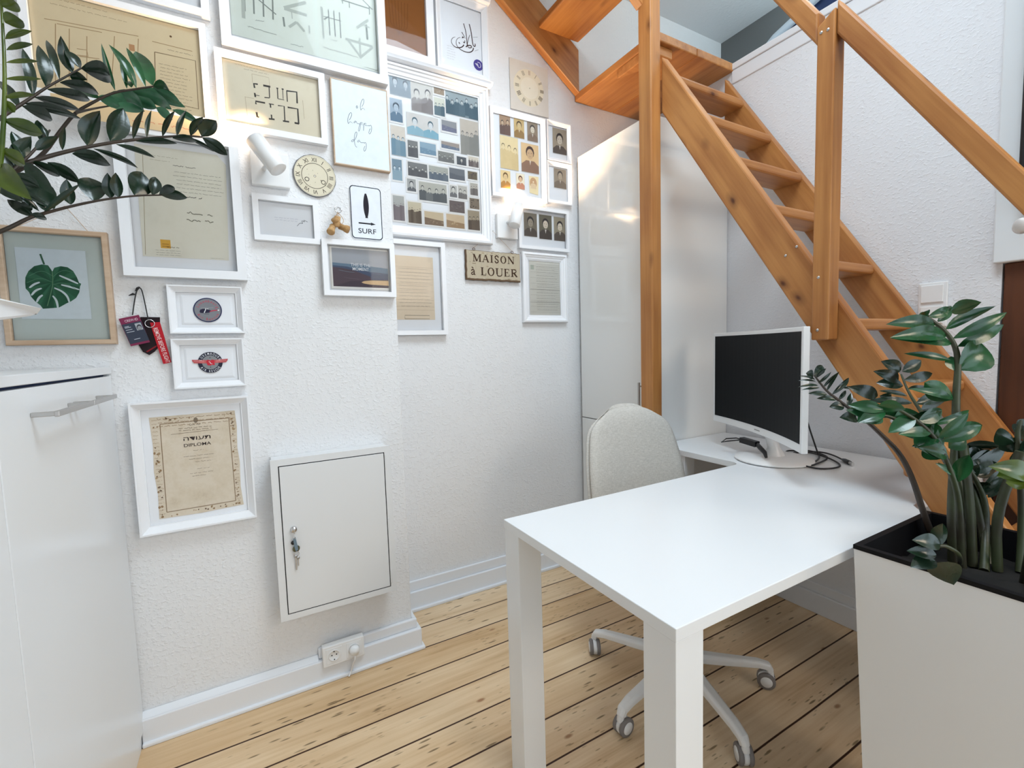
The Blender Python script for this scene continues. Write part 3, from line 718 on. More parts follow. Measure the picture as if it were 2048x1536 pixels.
PROF = {
    'flat':   lambda f, d: [(0, 0), (0, d), (f, d), (f, d * .35)],
    'round':  lambda f, d: [(0, 0), (0, d * .85), (.002, d), (f - .002, d), (f, d * .9), (f, d * .3)],
    'slope':  lambda f, d: [(0, 0), (0, d), (f * .22, d), (f * .26, d * .93), (f * .9, d * .42), (f, d * .42), (f, d * .25)],
    'mould':  lambda f, d: [(0, 0), (0, d * .75), (f * .10, d * .95), (f * .28, d), (f * .34, d * .82), (f * .52, d * .74), (f * .60, d * .60), (f * .85, d * .5), (f * .88, d * .38), (f, d * .34), (f, d * .2)],
}
def frame_mesh(W, H, f, d, style, root, mt, name='frame'):
    m = MB(); vs = []; pr = PROF[style](f, d)
    for ins, w_ in pr:
        a, b = W / 2 - ins, H / 2 - ins; vs += [(-a, -b, w_), (a, -b, w_), (a, b, w_), (-a, b, w_)]
    fs = []
    for i in range(len(pr) - 1):
        for k in range(4): fs.append((i * 4 + k, i * 4 + (k + 1) % 4, i * 4 + 4 + (k + 1) % 4, i * 4 + 4 + k))
    # closed back rim
    m.add([WM[root] @ Vector(v) for v in vs], fs); L = len(pr) - 1
    m.add([WM[root] @ Vector(v) for v in ((-W / 2, -H / 2, 0), (W / 2, -H / 2, 0), (W / 2, H / 2, 0), (-W / 2, H / 2, 0))], [(0, 3, 2, 1)])
    return m.build(name, mt, root, WM[root])
def picture(X, y0, y1, z0, z1, label, f=.02, d=.02, style='flat', mt=None, matw=.004, mat_on=True, glass=True, rot=0, group=None, name='picture_frame', cat='picture', mcol='mat'):
    r = thing(name, label, cat, wallM(X + .001, (y0 + y1) / 2, (z0 + z1) / 2, rot), group)
    W, H = y1 - y0, z1 - z0
    frame_mesh(W, H, f, d, style, r, mt or M['frame'])
    a, b = W / 2 - f + .001, H / 2 - f + .001
    if mat_on:
        MB().add([WM[r] @ Vector(v) for v in ((-a, -b, matw), (a, -b, matw), (a, b, matw), (-a, b, matw))], [(0, 1, 2, 3)]).build('mat_board', M[mcol], r, WM[r])
    if glass:
        g = d * .40 + .001
        MB().add([WM[r] @ Vector(v) for v in ((-a, -b, g), (a, -b, g), (a, b, g), (-a, b, g))], [(0, 1, 2, 3)]).build('glass', M['glass'], r, WM[r])
    return r
def inkrect(cv, y0, z0, y1, z1, col): return cv.rect(y0, z0, y1, z1, col)
INK = (92, 86, 80)

# --- top left frame, mostly above the view
r = picture(XB, -.62, -.036, 2.245, 2.60, 'white framed pale print cut by the top edge above the large tan plan', .022, .02)
CV(XB).rect(-.57, 2.29, -.09, 2.55, (214, 206, 198)).build('print', M['print'], r, .0045)
# --- big tan plan
r = picture(XB, -.472, -.051, 1.923, 2.223, 'large tan building plan with a boxed table of notes in a white frame', .018, .02, mat_on=False)
c = CV(XB); P_ = (230, 212, 178); c.rect(-.456, 1.938, -.066, 2.208, P_); c.up()
L_ = (176, 146, 108)
z = lambda pts, x0, y0, s: [(x0 + a / s, y0 + b / s) for a, b in pts]
def zl(c, pts, x0, y0, s, w, col): return c.line(c.px(z(pts, x0, y0, s)), w, col)
for q in ([(360, 160), (480, 180), (1110, 300)], [(450, 200), (450, 700)], [(460, 200), (820, 270)], [(1220, 340), (1500, 410), (1540, 420)], [(920, 300), (900, 640)], [(1110, 320), (1100, 600)], [(620, 400), (700, 410), (710, 460), (620, 450)], [(640, 460), (800, 480)], [(560, 240), (560, 700)], [(700, 300), (700, 700)]):
    zl(c, q, 0, 0, 4, .0018, L_)
zl(c, [(1240, 425), (1565, 495), (1590, 880), (1250, 800), (1240, 425)], 0, 0, 4, .0022, (140, 116, 88))
c.rect(-.245, 2.10, -.232, 2.118, (196, 150, 110)); c.disc(-.142, 2.168, .003, (110, 84, 60))
a0 = onx(316, 117, XB); a1 = onx(392, 215, XB)
c.scribble(a0[0], a1[1] - .02, a1[0] - .005, a0[1] - .012, 13, .0028, (128, 104, 78), .75, 3)
a0 = onx(322, 113, XB); c.scribble(-.155, 2.12, -.085, 2.135, 1, .003, (120, 98, 74), .9, 5)
c.scribble(-.42, 2.17, -.2, 2.20, 2, .003, (160, 134, 100), .6, 8)
c.build('print', M['aged2'], r, .005)
# --- tan strip below it, the plan's reflection painted as a sheet
r = thing('plan_reflection', 'narrow tan strip with faint red lettering, painted reflection of the large tan plan', 'paper', wallM(XB + .0395, -.21, 1.895))
c = CV(XB + .0395); c.rect(-.420, 1.872, -.085, 1.925, (216, 190, 150)); c.up(); c.scribble(-.25, 1.88, -.10, 1.90, 1, .007, (206, 140, 110), .8, 4); c.build('sheet', M['aged2'], r, 0, thick=.0008)
# --- carpentry drawing
r = picture(XB, -.010, .508, 2.174, 2.62, 'large grey-green carpentry drawing of roof joints in a white frame at the top', .028, .032, mat_on=True)
c = CV(XB); c.rect(.020, 2.222, .486, 2.60, (212, 218, 210)); c.up()
c.rect(.018, 2.2165, .486, 2.2175, (140, 142, 138)); c.rect(.268, 2.222, .282, 2.6, (214, 222, 214)); c.up()
G1 = (132, 138, 134); G2 = (176, 182, 176); S4 = (440, 0, 6.02)
def gl(pts, w, col=G1): zl(c, pts, *S4, w, col)
for x in (300, 410, 525, 638): gl([(x - 8, -40), (x, 150 + (x - 300) * .3)], .0045)
gl([(450, 0), (675, 190)], .0035); gl([(275, -40), (285, 235)], .010, G2)
gl([(770, 110), (1030, 45)], .010, G2); gl([(770, 115), (1045, 200)], .010, G2); gl([(860, 160), (868, 240)], .003, G2)
gl([(760, 220), (775, 335)], .0055); gl([(1070, 320), (1075, 420)], .0055, G2)
gl([(830, 340), (920, 280)], .008, G2); gl([(920, 280), (1015, 395)], .008, G2)
for x in (1235, 1310, 1375, 1442): gl([(x - 10, 110 + (x - 1235) * .25), (x + 10, 420 + (x - 1235) * .25)], .0036)
gl([(1240, 210), (1460, 270)], .0028); gl([(1250, 250), (1300, 215)], .004); gl([(1215, 95), (1245, 480)], .006, G2)
gl([(1450, 10), (1800, 120)], .004); gl([(1700, 0), (1830, 130)], .003); gl([(1455, -20), (1475, 60)], .003); gl([(1550, 30), (1555, 110)], .003); gl([(1790, 90), (1795, 190)], .003)
gl([(1640, 350), (1780, 255)], .009, G2); gl([(1680, 300), (1800, 350)], .006, G2); gl([(1755, 310), (1770, 490)], .007)
gl([(1505, 480), (1835, 575)], .009, G2); gl([(1540, 500), (1690, 700)], .008, G2); gl([(1690, 700), (1835, 580)], .008, G2); gl([(1675, 470), (1688, 720)], .007, G2)
for a_, b_ in (((335, 330), (680, 435)), ((850, 545), (1000, 578)), ((1235, 580), (1655, 700)), ((425, 255), (530, 275)), ((1325, 490), (1410, 505)), ((1730, 815), (1900, 860))):
    q = c.px(z([a_, b_], *S4)); n = int((q[1][0] - q[0][0]) / .0016); c.line([(q[0][0] + (q[1][0] - q[0][0]) * i / n, q[0][1] + (q[1][1] - q[0][1]) * i / n + random.uniform(-.002, .002)) for i in range(n + 1)], .0011, (120, 124, 122))
c.build('print', M['aged2'], r, .0052)
# --- floor plan
r = picture(XB, -.033, .289, 1.924, 2.162, 'beige floor plan with heavy black wall lines in a white frame', .020, .022, mat_on=False)
c = CV(XB); c.rect(-.014, 1.943, .270, 2.143, (230, 222, 202)); c.up()
K = (74, 72, 70); S2 = (400, 0, 4)
def fl(pts, w=.0028, col=K): zl(c, pts, *S2, w, col)
fl([(462, 683), (430, 678), (437, 712)], .005); fl([(505, 692), (562, 703)], .006); fl([(437, 752), (443, 785)], .005); fl([(552, 705), (556, 790)], .003); fl([(440, 768), (475, 775)], .002); fl([(515, 788), (556, 792)], .003)
fl([(610, 714), (625, 716)], .004); fl([(618, 716), (622, 798)], .003); fl([(652, 720), (668, 723)], .004); fl([(660, 722), (664, 800)], .002); fl([(622, 798), (672, 808)], .002); fl([(690, 735), (772, 745), (776, 835)], .005); fl([(692, 735), (698, 822)], .003)
fl([(520, 832), (446, 818), (448, 842)], .005); fl([(452, 905), (458, 942), (472, 944)], .006); fl([(550, 838), (590, 845)], .003); fl([(562, 840), (565, 870)], .004); fl([(622, 852), (672, 858), (678, 975)], .0035); fl([(570, 925), (574, 960)], .004); fl([(550, 958), (596, 963)], .005); fl([(662, 975), (712, 982)], .005); fl([(700, 866), (780, 880), (788, 998)], .005); fl([(755, 990), (790, 997)], .006)
F2 = (190, 176, 150)
fl([(415, 600), (550, 630), (556, 700)], .0012, F2); fl([(415, 600), (420, 670)], .0012, F2); fl([(360, 780), (380, 940)], .0012, F2); fl([(820, 810), (832, 960)], .0012, F2); fl([(360, 785), (430, 795)], .0012, F2)
c.scribble(.045, 2.118, .12, 2.128, 1, .003, (150, 136, 112), .9, 7); c.scribble(.02, 2.128, .11, 2.136, 1, .0022, (170, 156, 130), .9, 9)
c.build('print', M['aged2'], r, .006)
# --- oh happy day
r = picture(XB, .308, .505, 1.867, 2.157, 'pale print reading oh happy day in thin script with a slim wooden frame', .0035, .020, mt=M['pale'], mat_on=False, glass=False)
c = CV(XB + .02); c.rect(.3112, 1.8702, .5018, 2.1538, (224, 233, 240)); c.up(); T = (96, 108, 120); SO = (680, 190, 12.8)
def sm(p, it=2):
    for _ in range(it):
        q = [p[0]]
        for a, b in zip(p, p[1:]): q += [(a[0] * .75 + b[0] * .25, a[1] * .75 + b[1] * .25), (a[0] * .25 + b[0] * .75, a[1] * .25 + b[1] * .75)]
        p = q + [p[-1]]
    return p
for q, wd in (([(430, 275), (412, 300), (418, 335), (440, 338), (455, 310), (440, 278), (428, 278)], .0022), ([(560, 300), (600, 230), (615, 140), (598, 95), (560, 130), (525, 230), (520, 330), (535, 390)], .0019), ([(535, 390), (560, 350), (590, 335), (640, 385)], .0014),
    ([(240, 640), (285, 560), (308, 490), (275, 438), (225, 510), (200, 600), (198, 690), (215, 738)], .002), ([(215, 738), (235, 700), (270, 682), (318, 722)], .0014),
    ([(415, 680), (395, 662), (358, 690), (352, 715), (380, 712), (412, 675), (420, 705), (450, 738), (505, 740)], .0017), ([(520, 700), (522, 780), (510, 880), (485, 938), (468, 900), (490, 800), (520, 720), (560, 695), (572, 720), (540, 750), (580, 768)], .0016),
    ([(620, 720), (605, 800), (602, 915)], .0022), ([(605, 790), (630, 735), (658, 720), (665, 750), (640, 790), (700, 785), (735, 792)], .0015), ([(735, 775), (745, 800), (790, 765), (812, 830), (800, 940), (762, 1008), (735, 980), (750, 900), (775, 860)], .0019),
    ([(385, 1150), (420, 1060), (438, 980), (415, 935), (375, 1000), (362, 1120), (372, 1240), (400, 1320), (435, 1340)], .0019), ([(365, 1140), (320, 1145), (290, 1180), (300, 1200), (340, 1190), (362, 1150)], .0017),
    ([(505, 1165), (480, 1155), (442, 1190), (460, 1215), (505, 1170), (520, 1215), (560, 1225), (605, 1220)], .0017), ([(605, 1215), (622, 1240), (655, 1208), (678, 1280), (665, 1390), (628, 1452), (605, 1410), (620, 1340), (640, 1310)], .0019)):
    c.line(sm(c.px(z(q, *SO))), wd * .8, T)
c.build('print', M['print'], r, .0192 - .0)
# --- old certificate
r = picture(XB, -.300, .014, 1.446, 1.884, 'yellowed typed certificate with an orange stamp in a tall white box frame', .026, .036, matw=.006)
c = CV(XB); q = c.px([(269, 289), (434, 312), (452, 332), (458, 522), (287, 513)]); c.poly(q, (224, 221, 208)); c.up()
c.line(c.px([(286, 300), (292, 510)]), .0012, (160, 148, 118))
a0 = onx(345, 318, XB); c.scribble(-.165, 1.775, -.10, 1.80, 1, .0045, (70, 66, 58), .9, 11)
c.scribble(-.22, 1.79, -.15, 1.815, 2, .0025, (150, 140, 110), .7, 15); c.scribble(-.165, 1.705, -.03, 1.775, 6, .0026, (96, 90, 78), .9, 12); c.scribble(-.14, 1.69, -.09, 1.705, 1, .006, (60, 56, 52), .9, 13)
c.scribble(-.14, 1.615, -.06, 1.66, 2, .010, (128, 126, 112), .9, 19)
c.rect(-.210, 1.536, -.185, 1.562, (214, 166, 74)); c.up(); c.rect(-.206, 1.548, -.189, 1.5495, (150, 104, 50)); c.rect(-.206, 1.541, -.189, 1.5425, (150, 104, 50)); c.scribble(-.195, 1.535, -.16, 1.545, 1, .004, (90, 70, 50), .9, 14)
c.scribble(-.225, 1.512, -.155, 1.533, 3, .0022, (70, 66, 60), .9, 16); c.scribble(-.085, 1.512, -.045, 1.517, 1, .002, (80, 74, 66), .9, 17)
c.build('print', M['aged2'], r, .0068)
# --- small white framed quotation
r = picture(XB, .043, .245, 1.582, 1.731, 'small white frame holding a white card with two pale lines and a signature', .018, .020)
c = CV(XB); c.scribble(.105, 1.652, .185, 1.667, 2, .0024, (178, 180, 196), .9, 21)
c.line(sm(c.px([(594, 453), (600, 446), (606, 449), (602, 441), (610, 446), (606, 440), (615, 445)])), .0012, (80, 82, 96)); c.build('print', M['print'], r, .0045)
# --- surf sign
r = thing('surf_sign', 'white metal sign with a black surfboard, an arrow and the word SURF', 'sign', wallM(XB + .001, .412, 1.712))
def rrect(x0, y0, x1, y1, rad, n=6):
    o = []
    for cx_, cy_, a in ((x1 - rad, y1 - rad, 0), (x0 + rad, y1 - rad, 90), (x0 + rad, y0 + rad, 180), (x1 - rad, y0 + rad, 270)):
        o += [(cx_ + rad * math.cos(math.radians(a + 90 * i / n)), cy_ + rad * math.sin(math.radians(a + 90 * i / n))) for i in range(n + 1)]
    return o
c = CV(); W, H = .114, .190
c.poly(rrect(-W / 2, -H / 2, W / 2, H / 2, .014), (232, 236, 242)); c.up(); c.poly(rrect(-W / 2 + .001, -H / 2 + .001, W / 2 - .001, H / 2 - .001, .013), (28, 32, 48)); c.up(); c.poly(rrect(-W / 2 + .004, -H / 2 + .004, W / 2 - .004, H / 2 - .004, .011), (230, 235, 242)); c.up()
bp = []
for i in range(21):
    t = i / 20; yy = .070 - .088 * t; ww = .0098 * math.sin(PI * min(1, t * .94 + .03)) ** .62; bp.append((ww, yy))
c.poly([(-a, b) for a, b in bp] + [(a, b) for a, b in bp[::-1]], (26, 22, 34))
c.poly([(-.005, -.019), (0, -.0145), (.005, -.019), (.004, -.012), (-.004, -.012)], (26, 22, 34))
c.rect(-.030, -.0405, .016, -.0355, (24, 26, 36)); c.poly([(.014, -.0325), (.032, -.038), (.014, -.0435)], (24, 26, 36)); c.text('SURF', 0, -.074, .0185, (24, 28, 44), width=.064)
c.build('plate', M['print'], r, .003, thick=.0028)
# --- THIS IS THE MOMENT
r = picture(XB, .247, .502, 1.406, 1.602, 'white framed sea photo printed THIS IS THE MOMENT with a surfboard', .018, .030, matw=.006)
c = CV(XB); c.rect(.273, 1.431, .489, 1.585, (206, 204, 200)); c.up(); c.rect(.276, 1.434, .486, 1.582, (236, 234, 230)); c.up()
x0, x1, y0, y1 = .282, .480, 1.441, 1.577
sky = [(1, (176, 180, 188)), (.6, (170, 174, 182))]
c.rect(x0, y0, x1, y1, (172, 176, 184)); c.up(); c.poly([(x0, y0), (x1, y0), (x1, y0 + .072), (x0 + .1, y0 + .080), (x0, y0 + .084)], (104, 128, 150)); c.up()
c.poly([(x0, y0), (x1, y0), (x1, y0 + .052), (x0 + .14, y0 + .058), (x0 + .10, y0 + .060), (x0 + .05, y0 + .072), (x0, y0 + .074)], (70, 82, 110)); c.up()
c.poly([(x0, y0), (x0 + .15, y0), (x0 + .13, y0 + .040), (x0 + .07, y0 + .060), (x0 + .03, y0 + .066), (x0, y0 + .068)], (84, 66, 76)); c.up()
c.poly([(x0, y0), (x1, y0), (x1, y0 + .030), (x0 + .12, y0 + .026), (x0 + .06, y0 + .02)], (66, 50, 62)); c.up()
c.poly([(x0 + .098, y0 + .0175), (x0 + .108, y0 + .0225), (x0 + .135, y0 + .026), (x1, y0 + .027), (x1, y0 + .009), (x0 + .13, y0 + .0105), (x0 + .106, y0 + .0135)], (226, 192, 146))
for a, b, cc_ in ((.10, .062, (150, 164, 180)), (.13, .054, (118, 132, 158)), (.035, .034, (110, 96, 108)), (.02, .058, (120, 136, 152))):
    c.line([(x0 + a, y0 + b), (x0 + a + .03, y0 + b - .004), (x0 + a + .055, y0 + b - .006)], .0012, cc_)
c.up(); c.text('THIS IS THE', x0 + .098, y0 + .074, .0118, (232, 234, 238), width=.070); c.text('MOMENT', x0 + .098, y0 + .0595, .0118, (232, 234, 238), width=.058)
c.build('print', M['print'], r, .007)
# --- two air rescue patches
def patch_frame(y0, y1, z0, z1, label):
    r = picture(XB, y0, y1, z0, z1, label, .020, .024, 'slope', matw=.004, glass=False)
    W, H = y1 - y0, z1 - z0; a, b = W / 2 - .036, H / 2 - .034
    m = MB()
    for e, w_ in ((0, .0046), ):
        vs = [(-a - .006, -b - .006, .0045), (a + .006, -b - .006, .0045), (a + .006, b + .006, .0045), (-a - .006, b + .006, .0045), (-a, -b, .0068), (a, -b, .0068), (a, b, .0068), (-a, b, .0068)]
    m.add([WM[r] @ Vector(v) for v in vs], [(0, 1, 5, 4), (1, 2, 6, 5), (2, 3, 7, 6), (3, 0, 4, 7), (4, 5, 6, 7)]); m.build('inner_card', M['mat'], r, WM[r])
    return r
r = patch_frame(-.203, -.004, 1.276, 1.425, 'small white frame with a round grey patch showing a helicopter and red lettering')
c = CV(); R0 = .0385; cx_, cy_ = .001, -.0005
c.disc(cx_, cy_, R0, (44, 48, 84), n=40); c.up(); c.disc(cx_, cy_, R0 - .003, (128, 130, 136), n=40); c.up()
c.arctext('Luxembourg', cx_, cy_, .0245, .0082, (196, 60, 84), 165, 12); c.arctext('Air Rescue', cx_, cy_, .0325, .0082, (196, 60, 84), 205, 338, True)
c.poly([(cx_ - .022, cy_ - .006), (cx_ - .020, cy_ + .001), (cx_ - .012, cy_ + .004), (cx_ + .002, cy_ + .002), (cx_ + .010, cy_ - .002), (cx_ + .004, cy_ - .008), (cx_ - .010, cy_ - .010), (cx_ - .020, cy_ - .009)], (40, 36, 60)); c.up()
c.poly([(cx_ + .003, cy_ - .006), (cx_ + .010, cy_ - .001), (cx_ + .026, cy_ + .002), (cx_ + .026, cy_ - .001), (cx_ + .012, cy_ - .004)], (186, 60, 84)); c.disc(cx_ + .029, cy_, .0024, (222, 224, 228)); c.line([(cx_ - .010, cy_ - .009), (cx_ - .004, cy_ + .005), (cx_ + .002, cy_ + .003)], .0024, (222, 224, 228)); c.line([(cx_ - .018, cy_ + .0065), (cx_ + .016, cy_ + .0075)], .0008, (170, 172, 178)); c.line([(cx_ - .010, cy_ - .0125), (cx_ + .003, cy_ - .0125)], .001, (40, 36, 60)); c.line([(cx_ - .002, cy_ + .003), (cx_ - .002, cy_ + .007)], .001, (60, 60, 80))
c.build('patch', M['print'], r, .0095, thick=.0024)
r = patch_frame(-.204, -.011, 1.104, 1.260, 'small white frame with a winged dark round patch lettered LUXEMBOURG AIR RESCUE')
c = CV(); R0 = .0335; cx_, cy_ = .001, .0015
c.disc(cx_, cy_, R0, (40, 40, 58), n=40); c.up()
for s in (-1, 1):
    c.poly([(cx_ + s * .008, cy_ + .008), (cx_ + s * .049, cy_ + .010), (cx_ + s * .047, cy_ + .004), (cx_ + s * .043, cy_ - .001), (cx_ + s * .012, cy_ - .003)], (190, 84, 88))
c.up(); c.disc(cx_, cy_, .0225, (136, 138, 142), n=36); c.up()
for s in (-1, 1):
    c.poly([(cx_ + s * .004, cy_ + .007), (cx_ + s * .030, cy_ + .009), (cx_ + s * .030, cy_ - .001), (cx_ + s * .010, cy_ - .003)], (196, 96, 98))
    for k in range(3): c.line([(cx_ + s * .016, cy_ + .0015 + k * .0022), (cx_ + s * .044, cy_ + .0030 + k * .0022)], .0005, (232, 170, 168))
c.up(); c.poly([(cx_ - .011, cy_ + .006), (cx_ - .006, cy_ + .009), (cx_, cy_ + .006), (cx_ + .006, cy_ + .009), (cx_ + .012, cy_ + .006), (cx_ + .011, cy_ - .002), (cx_ + .012, cy_ - .009), (cx_ + .004, cy_ - .008), (cx_, cy_ - .010), (cx_ - .008, cy_ - .009), (cx_ - .010, cy_ - .002)], (200, 46, 62)); c.up()
c.line([(cx_ - .004, cy_ + .003), (cx_ + .001, cy_ - .001), (cx_ - .001, cy_ - .003), (cx_ + .005, cy_ - .005)], .0015, (238, 226, 228)); c.text('A', cx_, cy_ + .0135, .0045, (50, 50, 64)); c.text('R', cx_, cy_ - .0175, .0045, (50, 50, 64))
c.arctext('LUXEMBOURG', cx_, cy_, .0245, .0072, (228, 230, 236), 168, 12); c.arctext('AIR RESCUE', cx_, cy_, .0315, .0072, (228, 230, 236), 208, 332, True)
c.build('patch', M['print'], r, .0095, thick=.0024)
# --- diploma
r = picture(XB, -.319, -.008, .661, 1.070, 'stained old diploma with Hebrew heading and the word DIPLOMA in a white box frame', .024, .034, 'slope', matw=.008, glass=False)
c = CV(XB); q = [(-.276, 1.021), (-.05, 1.023), (-.047, .97), (-.050, .90), (-.046, .85), (-.049, .77), (-.044, .705), (-.10, .703), (-.16, .7), (-.272, .702), (-.270, .78), (-.275, .85), (-.272, .93)]
c.poly(q, (214, 202, 184)); c.up(); br = (150, 130, 108)
rs = random.Random(77)
for i in range(90):
    e = rs.random(); u_, v_ = (rs.uniform(-.27, -.052), rs.choice((rs.uniform(1.002, 1.019), rs.uniform(.705, .716)))) if e < .4 else (rs.choice((rs.uniform(-.270, -.256), rs.uniform(-.064, -.055))), rs.uniform(.72, 1.0))
    n_ = 7; ra = rs.uniform(.0015, .0045); c.poly([(u_ + ra * rs.uniform(.5, 1.1) * math.cos(2 * PI * k / n_), v_ + ra * rs.uniform(.4, 1.2) * math.sin(2 * PI * k / n_)) for k in range(n_)], rs.choice(((150, 124, 96), (172, 150, 122), (120, 100, 84))))
c.up()
for a_, b_ in (((-.250, .998), (-.068, 1.0)), ((-.068, 1.0), (-.066, .722)), ((-.066, .722), (-.252, .720)), ((-.252, .720), (-.250, .998))): c.line([a_, b_], .0024, br)
c.scribble(-.262, .985, -.06, 1.018, 3, .004, (140, 112, 82), .98, 30)
for i in range(26):
    zz = .712 + i * .0118; c.scribble(-.271, zz, -.255, zz + .008, 1, .0035, (168, 146, 118), .95, 40 + i); c.scribble(-.062, zz, -.050, zz + .008, 1, .0035, (164, 142, 114), .95, 80 + i)
c.disc(-.158, 1.002, .006, (130, 118, 104), .009, 10); c.up(); D = (64, 56, 54)
c.scribble(-.176, .984, -.144, .992, 1, .004, (96, 84, 76), .9, 31); c.scribble(-.205, .968, -.115, .982, 2, .0035, (104, 92, 80), .95, 32); c.line([(-.225, .963), (-.10, .9665)], .0009, (120, 104, 90))
c.text('\u05d4\u05d3\u05d5\u05e2\u05ea', -.158, .939, .0135, D, width=.072); c.text('DIPLOMA', -.158, .919, .0105, D, width=.072)
for zz, a_, b_, s_ in ((.905, -.172, -.142, 1), (.888, -.20, -.11, 2), (.878, -.185, -.125, 3), (.868, -.17, -.12, 4), (.845, -.165, -.13, 5), (.832, -.185, -.12, 6), (.823, -.18, -.14, 7)): c.scribble(a_, zz - .003, b_, zz + .003, 1, .0026, (112, 98, 86), .95, 33 + s_)
c.build('print', M['aged'], r, .0088)
# --- monstera
r = picture(XB, -.566, -.333, 1.247, 1.568, 'green monstera leaf card floating in a glass frame of pale wood', .014, .022, 'round', mt=M['pale'], matw=.002, mcol='teal_back' if False else 'mat', glass=True)
MB().add([WM[r] @ Vector(v) for v in ((-.103, -.147, .0026), (.103, -.147, .0026), (.103, .147, .0026), (-.103, .147, .0026))], [(0, 1, 2, 3)]).build('backing', mat('sea_green_backing', (196, 206, 202), .7), r, WM[r])
c = CV(XB); c.rect(-.533, 1.320, -.387, 1.514, (214, 224, 230)); c.up(); S5 = (0, 380, 4)
lf = [(425, 655), (440, 625), (490, 612), (545, 620), (590, 650), (620, 700), (638, 745), (655, 752), (645, 775), (640, 820), (615, 865), (565, 898), (545, 905), (478, 942), (440, 945), (350, 952), (330, 925), (290, 895), (255, 855), (240, 820), (212, 790), (208, 745), (210, 700), (235, 650), (280, 612), (340, 598), (390, 605), (412, 635)]
ctr = c.px(z([(425, 740)], *S5))[0]; q = c.px(z(lf, *S5))
for i in range(len(q)): c.poly([ctr, q[i], q[(i + 1) % len(q)]], ((40, 92, 66), (52, 106, 78), (34, 82, 60))[i % 3])
c.up()
for s_ in ([(480, 686), (560, 720), (630, 752)], [(495, 760), (560, 775), (640, 800)], [(440, 785), (500, 810), (545, 850), (562, 905)], [(428, 848), (455, 880), (465, 915), (470, 950)], [(325, 740), (280, 755), (242, 785)], [(340, 788), (290, 805), (258, 845)], [(348, 842), (318, 862), (300, 900)]):
    c.line(sm(c.px(z(s_, *S5))), [.0015 + .0035 * math.sin(PI * min(1, i / (3 if False else max(1, len(sm(s_)) - 1)) * .8 + .1)) for i in range(len(sm(s_)))], (210, 222, 226))
c.line(sm(c.px(z([(425, 655), (430, 760), (405, 860), (385, 930)], *S5))), .0018, (96, 140, 104)); c.line(c.px(z([(328, 515), (345, 560), (360, 598)], *S5)), .0042, (60, 100, 76))
for s_ in ([(425, 690), (340, 640), (240, 690)], [(425, 740), (330, 700), (220, 745)], [(425, 700), (500, 640), (590, 660)], [(425, 760), (520, 740), (620, 800)]): c.line(sm(c.px(z(s_, *S5))), .0009, (98, 146, 116))
c.build('print', M['print'], r, .0045)
st2 = MB().tube([Vector((XB + .012, -.375, 1.568)), Vector((XB + .008, -.42, 1.635))], .0009, 5).tube([Vector((XB + .012, -.52, 1.568)), Vector((XB + .008, -.42, 1.635))], .0009, 5); st2.build('hanging_string', M['pale'], r)

# ------------------------------------------------------------------ recess wall
r = picture(XR, .50, .809, 2.462, 2.86, 'white framed dark orange-brown print with a torn pale lower edge at the top', .034, .020, mat_on=True)
c = CV(XR); c.rect(.534, 2.497, .774, 2.83, (134, 84, 42)); c.up()
c.poly([(.534, 2.497), (.774, 2.497), (.774, 2.505), (.70, 2.520), (.64, 2.532), (.585, 2.530), (.534, 2.522)], (190, 172, 168)); c.up()
for k in range(7): c.line([(.655, 2.56), (.655 + (k - 3) * .012, 2.60), (.655 + (k - 3) * .014, 2.70)], .002, (112, 68, 34))
c.build('print', M['aged2'], r, .0046)
r = picture(XR, .818, 1.077, 2.462, 2.800, 'white framed brush calligraphy in looping black strokes with a round blue sticker', .028, .026, 'slope')
c = CV(XR); SC_ = (880, 30, 12.8); BK = (58, 36, 36)
for q, w0_, w1_ in (([(590, 235), (640, 400), (670, 600), (680, 780), (690, 820)], .004, .003), ([(735, 250), (780, 420), (810, 640), (830, 790), (870, 830), (895, 800), (880, 750)], .0045, .004), ([(545, 455), (600, 550), (635, 620)], .0035, .002),
    ([(600, 780), (560, 840), (450, 860), (360, 830), (290, 750), (275, 670), (310, 600), (380, 580)], .005, .0012), ([(845, 860), (830, 930), (760, 975), (660, 970), (540, 920), (450, 850), (405, 770), (400, 680), (440, 610), (510, 590)], .005, .0012),
    ([(750, 530), (710, 640), (685, 760), (700, 830), (740, 865), (800, 850), (790, 800), (700, 790), (650, 835)], .0022, .005), ([(550, 600), (600, 595), (560, 570)], .004, .003), ([(585, 700), (605, 740), (625, 710), (620, 670)], .004, .003), ([(470, 715), (495, 755)], .005, .004), ([(830, 590), (950, 585)], .001, .001), ([(880, 940), (970, 905)], .001, .001)):
    q2 = sm(c.px(z(q, *SC_))); n = len(q2); c.line(q2, [w0_ + (w1_ - w0_) * i / (n - 1) for i in range(n)], BK)
a0 = onx(894, 100, XR); c.scribble(.872, 2.520, .915, 2.585, 6, .0028, (176, 166, 166), .8, 50)
b_ = onx(955.5, 131.5, XR); c.up(); c.disc(b_[0], b_[1], .0245, (72, 62, 140), n=36); c.up()
c.line(sm([(b_[0] - .004, b_[1] + .012), (b_[0] + .008, b_[1] + .013), (b_[0] + .014, b_[1] + .002), (b_[0] + .010, b_[1] - .010), (b_[0] - .002, b_[1] - .010), (b_[0] - .004, b_[1] + .004)]), .003, (206, 200, 214)); c.poly([(b_[0] - .018, b_[1] + .004), (b_[0] - .004, b_[1] + .006), (b_[0] + .002, b_[1] - .006), (b_[0] - .008, b_[1] - .004)], (206, 200, 214))
c.build('print', M['print'], r, .0045)
MB().box(0, 0, 0, 0, 0, 0) if False else None
mo = MB(); Mr = WM[r]
